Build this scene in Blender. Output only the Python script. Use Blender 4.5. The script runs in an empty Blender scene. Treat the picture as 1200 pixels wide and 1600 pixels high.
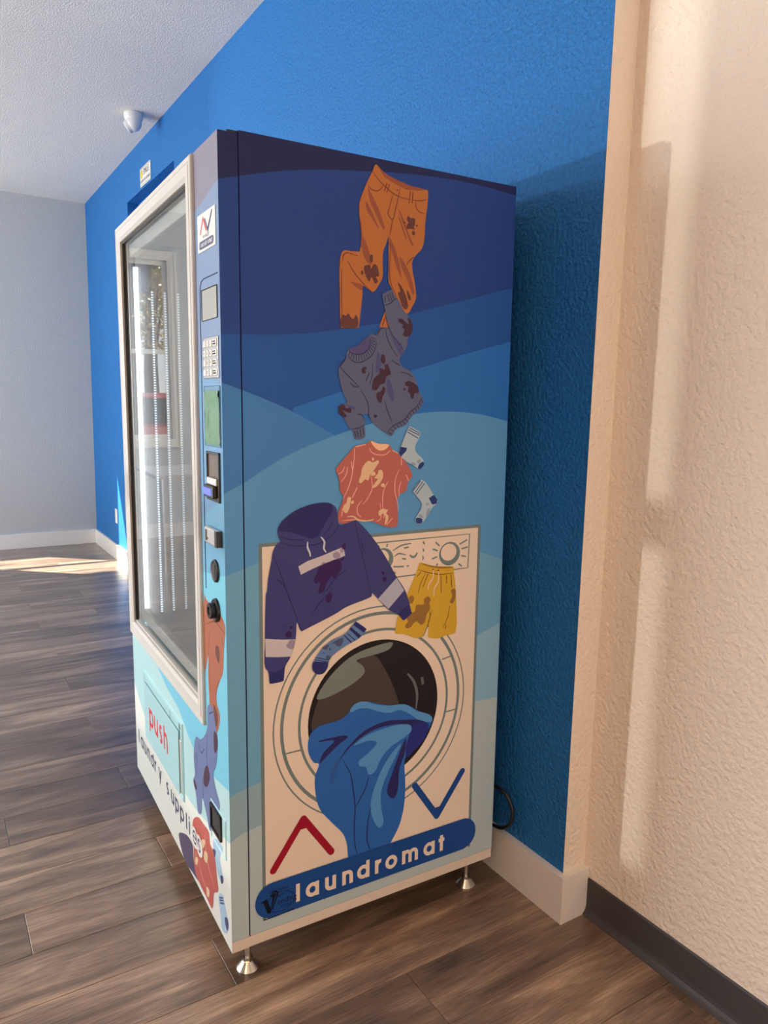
import bpy, bmesh, math, random
from mathutils import Vector, Matrix
from mathutils.geometry import tessellate_polygon

random.seed(7)
SC = bpy.context.scene
COLL = SC.collection
R = math.radians

# ------------------------------------------------------------------ camera
cam_d = bpy.data.cameras.new('camera')
cam = bpy.data.objects.new('camera', cam_d)
COLL.objects.link(cam)
SC.camera = cam
F_PX = 1149.38                                   # focal length for a 1200 x 1600 frame
cam_d.sensor_fit = 'VERTICAL'
cam_d.sensor_height = 32.0
cam_d.lens = F_PX / 1600.0 * 32.0
cam_d.clip_start = 0.02
YAW, PITCH, ROLL = 1.00698, -0.14470, 0.02045
fwd = Vector((-math.sin(YAW) * math.cos(PITCH), math.cos(YAW) * math.cos(PITCH), math.sin(PITCH)))
rgt = Vector((math.cos(YAW), math.sin(YAW), 0.0))
upv = rgt.cross(fwd)
r2 = math.cos(ROLL) * rgt + math.sin(ROLL) * upv
u2 = -math.sin(ROLL) * rgt + math.cos(ROLL) * upv
M = Matrix((r2, u2, -fwd)).transposed().to_4x4()
M.translation = Vector((1.41125, -1.33505, 1.31079))
cam.matrix_world = M

# ------------------------------------------------------------------ view, sky, sun, large lights
vs = SC.view_settings
vs.view_transform = 'Standard'
vs.look = 'None'
vs.exposure = 0.0
vs.gamma = 1.0
vs.use_curve_mapping = False
SC.cycles.use_denoising = True
SC.cycles.max_bounces = 10
SC.cycles.diffuse_bounces = 6
SC.cycles.caustics_reflective = False
SC.cycles.caustics_refractive = False
SC.cycles.sample_clamp_indirect = 6.0

world = bpy.data.worlds.new('sky')
SC.world = world
world.use_nodes = True
wn, wl = world.node_tree.nodes, world.node_tree.links
bg = wn['Background']
tc = wn.new('ShaderNodeTexCoord')
sx = wn.new('ShaderNodeSeparateXYZ')
wl.new(tc.outputs['Generated'], sx.inputs[0])
rmp = wn.new('ShaderNodeValToRGB')
rmp.color_ramp.elements[0].position = 0.0
rmp.color_ramp.elements[0].color = (0.95, 0.97, 1.0, 1)
rmp.color_ramp.elements[1].position = 0.6
rmp.color_ramp.elements[1].color = (0.42, 0.62, 0.95, 1)
wl.new(sx.outputs['Z'], rmp.inputs[0])
wl.new(rmp.outputs[0], bg.inputs[0])
bg.inputs[1].default_value = 1.5

def lamp(name, kind, loc, direction, energy, color, size=0.1, size_y=None, **kw):
    d = bpy.data.lights.new(name, kind)
    d.energy = energy
    d.color = color
    if kind == 'AREA':
        d.shape = 'RECTANGLE'
        d.size = size
        d.size_y = size_y or size
    for k, v in kw.items():
        setattr(d, k, v)
    o = bpy.data.objects.new(name, d)
    COLL.objects.link(o)
    o.location = loc
    o.rotation_euler = Vector(direction).to_track_quat('-Z', 'Y').to_euler()
    return o

SUN_DIR = Vector((1.0, 1.18, -1.93))
lamp('sun', 'SUN', (-8, -8, 12), SUN_DIR, 38.0, (1.0, 0.93, 0.80), angle=R(0.53))
# daylight falling in through the two shop windows of the front wall and the end window
for wx in (-4.35, -2.5):
    lamp('window_daylight', 'AREA', (wx, -4.93, 1.47), (0, 1, -0.02), 112.0, (0.94, 0.97, 1.0), 1.6, 1.95)
portal = lamp('end_window_portal', 'AREA', (-5.69, -1.46, 1.72), (1, 0, 0), 1.0, (1, 1, 1), 1.48, 0.83)
portal.data.cycles.is_portal = True
# low glint of the sun from a windscreen in the car park, coming in through a shop window
GL = Vector((0.3746, 1.0, 0.069)).normalized()
gl_pos = Vector((0.308, 0.078, 1.887)) - GL * 15.0
lamp('windscreen_glint', 'SPOT', gl_pos, GL, 2700.0, (1.0, 0.95, 0.86), spot_size=R(24), spot_blend=0.4, shadow_soft_size=0.05)
# warm fill lamp added out of view on the right, and a ceiling light over the near end
lamp('warm_fill_right', 'AREA', (3.27, -0.80, 1.08), (-1, 0, 0), 31.0, (1.0, 0.64, 0.36), 2.05, 0.98)
lamp('ceiling_lamp', 'AREA', (2.2, -2.6, 2.86), (0, 0, -1), 33.0, (1.0, 0.66, 0.40), 0.55, 1.15)

# ------------------------------------------------------------------ helpers
def lin(c):
    c = c / 255.0
    return c / 12.92 if c <= 0.04045 else ((c + 0.055) / 1.055) ** 2.4

def srgb(r, g, b, e=(1, 1, 1)):
    return tuple(min(0.92, lin(v) / k) for v, k in zip((r, g, b), e)) + (1.0,)

def mat(name, col, rough=0.5, metal=0.0, spec=0.5, emit=None, estr=0.0, coat=0.0):
    m = bpy.data.materials.new(name)
    m.use_nodes = True
    b = m.node_tree.nodes['Principled BSDF']
    b.inputs['Base Color'].default_value = tuple(col[:3]) + (1.0,)
    b.inputs['Roughness'].default_value = rough
    b.inputs['Metallic'].default_value = metal
    b.inputs['Specular IOR Level'].default_value = spec
    b.inputs['Coat Weight'].default_value = coat
    if emit:
        b.inputs['Emission Color'].default_value = tuple(emit[:3]) + (1.0,)
        b.inputs['Emission Strength'].default_value = estr
    return m

def bumped(m, scale, strength, dist=0.002, detail=3.0, kind='noise', mottle=0.0, coords='Object'):
    nt = m.node_tree
    n, l = nt.nodes, nt.links
    b = n['Principled BSDF']
    t = n.new('ShaderNodeTexCoord')
    if kind == 'noise':
        x = n.new('ShaderNodeTexNoise')
        x.inputs['Detail'].default_value = detail
        out = x.outputs['Fac']
    else:
        x = n.new('ShaderNodeTexVoronoi')
        x.feature = 'SMOOTH_F1'
        out = x.outputs['Distance']
    x.inputs['Scale'].default_value = scale
    l.new(t.outputs[coords], x.inputs['Vector'])
    bp = n.new('ShaderNodeBump')
    bp.inputs['Strength'].default_value = strength
    bp.inputs['Distance'].default_value = dist
    l.new(out, bp.inputs['Height'])
    l.new(bp.outputs[0], b.inputs['Normal'])
    if mottle:
        c = b.inputs['Base Color'].default_value[:]
        x2 = n.new('ShaderNodeTexNoise')
        x2.inputs['Scale'].default_value = scale * 0.9
        x2.inputs['Detail'].default_value = 4
        l.new(t.outputs[coords], x2.inputs['Vector'])
        rr = n.new('ShaderNodeValToRGB')
        rr.color_ramp.elements[0].position = 0.3
        rr.color_ramp.elements[1].position = 0.7
        rr.color_ramp.elements[0].color = tuple(v * (1 - mottle) for v in c[:3]) + (1,)
        rr.color_ramp.elements[1].color = tuple(min(1, v * (1 + mottle)) for v in c[:3]) + (1,)
        l.new(x2.outputs['Fac'], rr.inputs[0])
        l.new(rr.outputs[0], b.inputs['Base Color'])
    return m

class MB:
    """collects faces for one mesh object"""
    def __init__(s):
        s.v, s.f, s.m, s.sm = [], [], [], []
    def face(s, pts, mi=0, smooth=False):
        i = len(s.v)
        s.v += [tuple(p) for p in pts]
        s.f.append(tuple(range(i, i + len(pts))))
        s.m.append(mi)
        s.sm.append(smooth)
    def grid(s, rows, mi=0, closed=False, smooth=True):
        i = len(s.v)
        n = len(rows[0])
        for r_ in rows:
            s.v += [tuple(p) for p in r_]
        for a in range(len(rows) - 1):
            for b in range(n if closed else n - 1):
                c = (b + 1) % n
                s.f.append((i + a * n + b, i + a * n + c, i + (a + 1) * n + c, i + (a + 1) * n + b))
                s.m.append(mi)
                s.sm.append(smooth)
    def box(s, a, b, mi=0, bevel=0.0):
        (x0, y0, z0), (x1, y1, z1) = a, b
        x0, x1 = sorted((x0, x1)); y0, y1 = sorted((y0, y1)); z0, z1 = sorted((z0, z1))
        if bevel <= 0:
            p = [(x0, y0, z0), (x1, y0, z0), (x1, y1, z0), (x0, y1, z0), (x0, y0, z1), (x1, y0, z1), (x1, y1, z1), (x0, y1, z1)]
            for q in ((0, 3, 2, 1), (4, 5, 6, 7), (0, 1, 5, 4), (1, 2, 6, 5), (2, 3, 7, 6), (3, 0, 4, 7)):
                s.face([p[k] for k in q], mi)
            return
        bm = bmesh.new()
        bmesh.ops.create_cube(bm, size=1.0)
        for w in bm.verts:
            w.co = Vector(((x0 + x1) / 2 + w.co.x * (x1 - x0), (y0 + y1) / 2 + w.co.y * (y1 - y0), (z0 + z1) / 2 + w.co.z * (z1 - z0)))
        bmesh.ops.bevel(bm, geom=bm.edges[:], offset=bevel, segments=2, affect='EDGES', profile=0.5)
        for fc in bm.faces:
            s.face([w.co for w in fc.verts], mi)
        bm.free()
    def tube(s, pts, r, n=10, mi=0, caps=True):
        pts = [Vector(p) for p in pts]
        rs = r if isinstance(r, (list, tuple)) else [r] * len(pts)
        rows = []
        ref = None
        for k, p in enumerate(pts):
            d = (pts[min(k + 1, len(pts) - 1)] - pts[max(k - 1, 0)]).normalized()
            if ref is None:
                ref = Vector((0, 0, 1)) if abs(d.z) < 0.9 else Vector((1, 0, 0))
            a = d.cross(ref).normalized()
            b = a.cross(d).normalized()
            ref = b
            rows.append([p + rs[k] * (math.cos(t) * a + math.sin(t) * b) for t in [2 * math.pi * j / n for j in range(n)]])
        s.grid(rows, mi, closed=True)
        if caps:
            s.face(rows[0], mi)
            s.face(list(reversed(rows[-1])), mi)
    def lathe(s, prof, c=(0, 0, 0), axis='Z', n=24, mi=0, smooth=False):
        rows = []
        for r_, h in prof:
            row = []
            for j in range(n):
                t = 2 * math.pi * j / n
                q = (r_ * math.cos(t), r_ * math.sin(t), h)
                if axis == 'Y':
                    q = (q[0], -q[2], q[1])
                elif axis == 'X':
                    q = (q[2], q[0], q[1])
                row.append((c[0] + q[0], c[1] + q[1], c[2] + q[2]))
            rows.append(row)
        s.grid(rows, mi, closed=True, smooth=smooth)
    def build(s, name, mats, parent=None, recalc=False):
        me = bpy.data.meshes.new(name)
        me.from_pydata(s.v, [], s.f)
        for m_ in (mats if isinstance(mats, (list, tuple)) else [mats]):
            me.materials.append(m_)
        for k, p in enumerate(me.polygons):
            p.material_index = s.m[k]
            p.use_smooth = s.sm[k]
        if recalc:
            bm = bmesh.new()
            bm.from_mesh(me)
            bmesh.ops.remove_doubles(bm, verts=bm.verts[:], dist=1e-6)
            bmesh.ops.recalc_face_normals(bm, faces=bm.faces[:])
            bm.to_mesh(me)
            bm.free()
        o = bpy.data.objects.new(name, me)
        COLL.objects.link(o)
        o.parent = parent
        return o

def tag(o, label=None, cat=None, group=None, kind=None):
    if label: o['label'] = label
    if cat: o['category'] = cat
    if group: o['group'] = group
    if kind: o['kind'] = kind
    return o

def empty(name, loc=(0, 0, 0)):
    o = bpy.data.objects.new(name, None)
    COLL.objects.link(o)
    o.location = loc
    o.empty_display_size = 0.1
    return o

# ------------------------------------------------------------------ materials
M_BLUE = bumped(mat('blue_paint', (0.014, 0.158, 0.470), 0.6, spec=0.3), 105, 1.0, 0.007, 2.5, mottle=0.18)
M_CREAM = bumped(mat('cream_paint', (0.86, 0.77, 0.67), 0.6), 80, 0.9, 0.007, 2.5)
M_GREYW = bumped(mat('pale_grey_paint', (0.50, 0.53, 0.54), 0.6), 110, 0.6, 0.004, 3)
M_CEIL = bumped(mat('ceiling_texture', (0.90, 0.875, 0.82), 0.8), 170, 1.0, 0.006, 4, mottle=0.12)
M_WHITE = mat('white_trim_paint', (0.80, 0.78, 0.74), 0.4)
M_RUBBER = bumped(mat('charcoal_rubber', (0.055, 0.050, 0.052), 0.55), 300, 0.1, 0.001)
M_SUBFLOOR = mat('dark_joint', (0.02, 0.013, 0.009), 0.8)
M_TRIMW = mat('window_casing_paint', (0.78, 0.76, 0.68), 0.4)
M_BLACK = mat('black_plastic', (0.012, 0.012, 0.014), 0.35)
M_DARK = mat('dark_recess', (0.02, 0.02, 0.022), 0.6)
M_CHROME = mat('brushed_steel', (0.62, 0.60, 0.56), 0.22, 1.0)
M_STEEL = mat('zinc_rod', (0.62, 0.62, 0.62), 0.35, 1.0)
M_LINER = mat('cabinet_liner', (0.80, 0.81, 0.84), 0.5)
M_FRAME = mat('cream_frame_plastic', (0.58, 0.575, 0.555), 0.45)
M_ALU = mat('pale_aluminium', (0.62, 0.62, 0.60), 0.4, 0.6)

def wood_mat():
    m = bpy.data.materials.new('walnut_vinyl_plank')
    m.use_nodes = True
    n, l = m.node_tree.nodes, m.node_tree.links
    b = n['Principled BSDF']
    tcx = n.new('ShaderNodeTexCoord')
    oi = n.new('ShaderNodeObjectInfo')
    off = n.new('ShaderNodeMath'); off.operation = 'MULTIPLY'; off.inputs[1].default_value = 73.0
    l.new(oi.outputs['Random'], off.inputs[0])
    cmb = n.new('ShaderNodeCombineXYZ')
    l.new(off.outputs[0], cmb.inputs[0]); l.new(off.outputs[0], cmb.inputs[1])
    add = n.new('ShaderNodeVectorMath'); add.operation = 'ADD'
    l.new(tcx.outputs['Object'], add.inputs[0]); l.new(cmb.outputs[0], add.inputs[1])
    def noise(scl, detail, rough=0.6, distort=0.0):
        mp = n.new('ShaderNodeMapping')
        mp.inputs['Scale'].default_value = scl
        l.new(add.outputs[0], mp.inputs[0])
        x = n.new('ShaderNodeTexNoise')
        x.inputs['Scale'].default_value = 1.0
        x.inputs['Detail'].default_value = detail
        x.inputs['Roughness'].default_value = rough
        x.inputs['Distortion'].default_value = distort
        l.new(mp.outputs[0], x.inputs['Vector'])
        return x.outputs['Fac']
    big = noise((13, 1.6, 9), 5, 0.62, 0.8)
    fine = noise((260, 9, 60), 5, 0.7, 0.2)
    rp = n.new('ShaderNodeValToRGB')
    e = rp.color_ramp.elements
    e[0].position = 0.26; e[0].color = (0.090, 0.058, 0.042, 1)
    e[1].position = 0.74; e[1].color = (0.58, 0.39, 0.25, 1)
    k = e.new(0.5); k.color = (0.255, 0.162, 0.105, 1)
    l.new(big, rp.inputs[0])
    mx = n.new('ShaderNodeMix'); mx.data_type = 'RGBA'; mx.blend_type = 'MULTIPLY'
    mx.inputs[0].default_value = 0.6
    r3 = n.new('ShaderNodeValToRGB')
    r3.color_ramp.elements[0].position = 0.36; r3.color_ramp.elements[0].color = (0.34, 0.33, 0.34, 1)
    r3.color_ramp.elements[1].position = 0.62; r3.color_ramp.elements[1].color = (1.25, 1.22, 1.2, 1)
    l.new(fine, r3.inputs[0])
    l.new(rp.outputs[0], mx.inputs[6]); l.new(r3.outputs[0], mx.inputs[7])
    hs = n.new('ShaderNodeHueSaturation')
    vr = n.new('ShaderNodeMapRange')
    vr.inputs[3].default_value = 0.60; vr.inputs[4].default_value = 1.18
    l.new(oi.outputs['Random'], vr.inputs[0])
    hs.inputs['Saturation'].default_value = 0.9
    l.new(vr.outputs[0], hs.inputs['Value'])
    l.new(mx.outputs[2], hs.inputs['Color'])
    l.new(hs.outputs[0], b.inputs['Base Color'])
    b.inputs['Roughness'].default_value = 0.29
    b.inputs['Specular IOR Level'].default_value = 0.6
    b.inputs['Coat Weight'].default_value = 0.45
    b.inputs['Coat Roughness'].default_value = 0.22
    bp = n.new('ShaderNodeBump'); bp.inputs['Strength'].default_value = 0.16; bp.inputs['Distance'].default_value = 0.001
    l.new(fine, bp.inputs['Height']); l.new(bp.outputs[0], b.inputs['Normal'])
    return m
M_WOOD = wood_mat()

def glass_mat(name, tint=(1, 1, 1), ior=1.5, boost=1.0):
    """a clear pane: mirror reflection by the Fresnel law, the rest goes straight through"""
    m = bpy.data.materials.new(name)
    m.use_nodes = True
    n, l = m.node_tree.nodes, m.node_tree.links
    n.remove(n['Principled BSDF'])
    out = n['Material Output']
    ge = n.new('ShaderNodeNewGeometry')
    dt = n.new('ShaderNodeVectorMath'); dt.operation = 'DOT_PRODUCT'
    l.new(ge.outputs['Normal'], dt.inputs[0]); l.new(ge.outputs['Incoming'], dt.inputs[1])
    def math_(op, a_, b_=None):
        k_ = n.new('ShaderNodeMath'); k_.operation = op
        for i_, v_ in enumerate((a_, b_)):
            if v_ is None: continue
            if isinstance(v_, (int, float)): k_.inputs[i_].default_value = v_
            else: l.new(v_, k_.inputs[i_])
        return k_.outputs[0]
    f0 = ((ior - 1) / (ior + 1)) ** 2
    c1 = math_('SUBTRACT', 1.0, math_('ABSOLUTE', dt.outputs['Value']))
    fac = math_('ADD', math_('MULTIPLY', math_('POWER', c1, 5.0), (1 - f0) * boost), f0)
    gl = n.new('ShaderNodeBsdfGlossy'); gl.inputs['Roughness'].default_value = 0.0
    tr = n.new('ShaderNodeBsdfTransparent'); tr.inputs[0].default_value = tuple(tint) + (1,)
    mi = n.new('ShaderNodeMixShader')
    l.new(fac, mi.inputs[0]); l.new(tr.outputs[0], mi.inputs[1]); l.new(gl.outputs[0], mi.inputs[2])
    l.new(mi.outputs[0], out.inputs['Surface'])
    return m
M_GLASS = glass_mat('clear_glass', (0.93, 0.95, 0.95), 1.5, 1.0)
M_PANE = glass_mat('window_pane', (0.97, 0.98, 0.98), 1.45)

# ------------------------------------------------------------------ the room
X0, X1, Y0, ZC = -5.644, 3.2, -5.0, 2.9807
XE, JOG = 0.197, 0.0779
T = 0.30
# floor: sub floor, then every plank a piece of its own
fl = MB(); fl.box((X0 - .15, Y0 - .15, -0.08), (X1 + .15, 0.35, -0.004))
floor = tag(fl.build('floor', M_SUBFLOOR), kind='structure')
PW, PL, GAP = 0.1675, 1.2192, 0.0009
plank_cache = {}
def plank_mesh(length, width):
    key = (round(length, 3), round(width, 3))
    if key not in plank_cache:
        w, h, c = width / 2 - GAP / 2, length / 2 - GAP / 2, 0.0012
        mb = MB()
        lo = [(-w, -h, -0.004), (w, -h, -0.004), (w, h, -0.004), (-w, h, -0.004)]
        mid = [(x, y, -c * 0.8) for x, y, z in lo]
        top = [(math.copysign(abs(x) - c, x), math.copysign(abs(y) - c, y), 0.0) for x, y, z in lo]
        mb.grid([lo, mid, top], closed=True, smooth=False)
        mb.face(top)
        me = mb.build('plank', M_WOOD)
        plank_cache[key] = me.data
        bpy.data.objects.remove(me)
    return plank_cache[key]
k0 = int(math.floor((X0 + 0.19) / PW)); k1 = int(math.ceil((X1 + 0.19) / PW))
for k in range(k0, k1):
    xa, xb = max(-0.19 + k * PW, X0), min(-0.19 + (k + 1) * PW, X1)
    yj = {0: -0.80, 1: -1.18, 2: -0.447}[k % 3] + random.uniform(-0.02, 0.02) * (k not in (0, -3, -6, -5, -2, 2))
    cuts = sorted([yj + j * PL for j in range(-5, 3)])
    ymax = 0.0 if xb < XE else JOG
    for ya, yb in zip(cuts[:-1], cuts[1:]):
        ya, yb = max(ya, Y0), min(yb, ymax)
        if yb - ya < 0.03 or xb - xa < 0.01:
            continue
        o = bpy.data.objects.new('plank', plank_mesh(yb - ya, xb - xa))
        COLL.objects.link(o)
        o.parent = floor
        o.location = ((xa + xb) / 2, (ya + yb) / 2, 0.0)

cl = MB(); cl.box((X0 - .15, Y0 - .15, ZC), (X1 + .15, 0.4, ZC + 0.12))
tag(cl.build('ceiling', M_CEIL), kind='structure')
# blue wall with a recess high up behind the machine, cream painted end face
NX0, NX1, NZ0, NZ1, ND = -4.153, -3.037, 1.05, 2.678, 0.075
bw = MB()
bw.box((X0 - .15, 0, 0), (NX0, T, ZC)); bw.box((NX1, 0, 0), (XE - 0.0005, T, ZC))
bw.box((NX0, 0, 0), (NX1, T, NZ0)); bw.box((NX0, 0, NZ1), (NX1, T, ZC)); bw.box((NX0, ND, NZ0), (NX1, T, NZ1))
bw.face([(XE, 0, 0), (XE, T, 0), (XE, T, ZC), (XE, 0, ZC)], 1)
tag(bw.build('wall_back', [M_BLUE, M_CREAM]), 'blue painted textured wall behind the vending machine', kind='structure')
cw = MB(); cw.box((XE, JOG, 0), (X1 + .15, JOG + 0.25, ZC))
tag(cw.build('wall_recess', M_CREAM), 'cream textured wall set back beside the blue wall', kind='structure')
# end wall with the window
WY0, WY1, WZ0, WZ1 = -1.925, -1.045, 0.935, 2.55
lw = MB()
lw.box((X0 - .05, Y0 - .15, 0), (X0, WY0, ZC)); lw.box((X0 - .05, WY1, 0), (X0, 0.0, ZC))
lw.box((X0 - .05, WY0, 0), (X0, WY1, WZ0)); lw.box((X0 - .05, WY0, WZ1), (X0, WY1, ZC))
tag(lw.build('wall_left', M_GREYW), kind='structure')
rw = MB(); rw.box((X1, Y0 - .15, 0), (X1 + .15, -1.3, ZC)); rw.box((X1, -.3, 0), (X1 + .15, JOG, ZC)); rw.box((X1, -1.3, 2.1), (X1 + .15, -.3, ZC))  # opening made for the added warm lamp
tag(rw.build('wall_right', M_CREAM), kind='structure')
dj = MB()  # casing of an unseen doorway, added to carry the warm fill
for (ya, yb, za, zb_) in ((-1.38, -1.3, 0, 2.18), (-.3, -.22, 0, 2.18), (-1.3, -.3, 2.1, 2.18)):
    dj.box((X1 - .02, ya, za), (X1, yb, zb_))
tag(dj.build('added_doorway', M_WHITE), 'unseen white doorway casing added around the warm fill lamp', kind='structure')
# front wall with two shop windows
fw = MB()
SHOP = [(-5.15, -3.55), (-3.4, -1.521)]
xs = [X0] + [v for p_ in SHOP for v in p_] + [X1]
for a, b in zip(xs[0::2], xs[1::2]):
    fw.box((a, Y0 - .15, 0), (b, Y0, ZC))
for a, b in SHOP:
    fw.box((a, Y0 - .15, 0), (b, Y0, 0.414)); fw.box((a, Y0 - .15, 2.5), (b, Y0, ZC))
tag(fw.build('wall_front', M_CREAM), kind='structure')
for i, (a, b) in enumerate(SHOP):
    f = MB()
    for (xa, xb, za, zb_) in ((a, b, .414, .464), (a, b, 2.45, 2.5), (a, a + .05, .464, 2.45), (b - .05, b, .464, 2.45), (a + .05, b - .05, .968, 1.04)):
        f.box((xa, Y0 - .1, za), (xb, Y0 - .04, zb_))
    w_ = tag(f.build('window_%d' % (i + 2), M_DARK), kind='structure')
    g = MB(); g.box((a + .05, Y0 - .073, 1.04), (b - .05, Y0 - .067, 2.45)); g.build('pane', M_PANE, w_)
    g = MB(); g.box((a + .05, Y0 - .073, .464), (b - .05, Y0 - .067, .968)); g.build('pane', M_PANE, w_)
# end window: casing, sill, two sashes, two panes
win = MB()
for t_, o_, h_ in ((0.0, 0.08, 0.012), (0.02, 0.065, 0.018), (0.06, 0.08, 0.024)):
    for (ya, yb, za, zb_) in ((WY0 - o_, WY0 - t_, WZ0 - o_, WZ1 + o_), (WY1 + t_, WY1 + o_, WZ0 - o_, WZ1 + o_), (WY0 - t_, WY1 + t_, WZ1 + t_, WZ1 + o_), (WY0 - t_, WY1 + t_, WZ0 - o_, WZ0 - t_)):
        win.box((X0, ya, za), (X0 + h_, yb, zb_))
win1 = tag(win.build('window_1', M_TRIMW), 'cream cased window in the grey end wall', kind='structure')
sl = MB(); sl.box((X0 - .04, WY0 - .08, WZ0 - .03), (X0 + .02, WY1 + .1, WZ0), bevel=.004); sl.build('sill', M_TRIMW, win1)
MRZ = 1.735
for (za, zb_, xo) in ((WZ0, MRZ + .02, -.014), (MRZ - .02, WZ1, -.032)):
    s_ = MB()
    for (ya, yb, zc, zd) in ((WY0, WY0 + .04, za, zb_), (WY1 - .04, WY1, za, zb_), (WY0 + .04, WY1 - .04, za, za + .04), (WY0 + .04, WY1 - .04, zb_ - .04, zb_)):
        s_.box((X0 + xo - .009, ya, zc), (X0 + xo + .009, yb, zd))
    s_.build('sash', M_TRIMW, win1)
    g = MB(); g.box((X0 + xo - .003, WY0 + .04, za + .04), (X0 + xo + .003, WY1 - .04, zb_ - .04)); g.build('pane', M_PANE, win1)

# skirtings
HB, TB = 0.1283, 0.018
b_ = MB()
b_.box((X0 + TB, -TB, 0), (-4.58, 0, HB), bevel=.002); b_.box((-4.578, -TB, 0), (XE + TB - .0006, 0, HB))
tag(b_.build('baseboard_back', M_WHITE), 'white baseboard along the foot of the blue wall', kind='structure')
b_ = MB(); b_.box((XE + .0005, -TB + .0015, 0), (XE + TB, JOG - .001, HB - .0004))
tag(b_.build('baseboard_return', M_WHITE), 'short white baseboard return at the wall corner', kind='structure')
b_ = MB(); b_.box((X0, Y0, 0), (X0 + TB, -TB, HB), bevel=.002)
tag(b_.build('baseboard_left', M_WHITE), kind='structure')
b_ = MB()
prof = [(0.0, 0.0), (0.016, 0.0), (0.0155, 0.003), (0.010, 0.008), (0.0055, 0.016), (0.004, 0.026), (0.004, 0.096), (0.002, 0.100), (0, 0.100)]
b_.grid([[(x, JOG - o_, z) for o_, z in prof] for x in (XE + TB, X1)], smooth=False)
b_.face([(XE + TB, JOG - o_, z) for o_, z in prof])
tag(b_.build('baseboard_right', M_RUBBER), 'charcoal rubber cove base along the cream wall', kind='structure')

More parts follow.
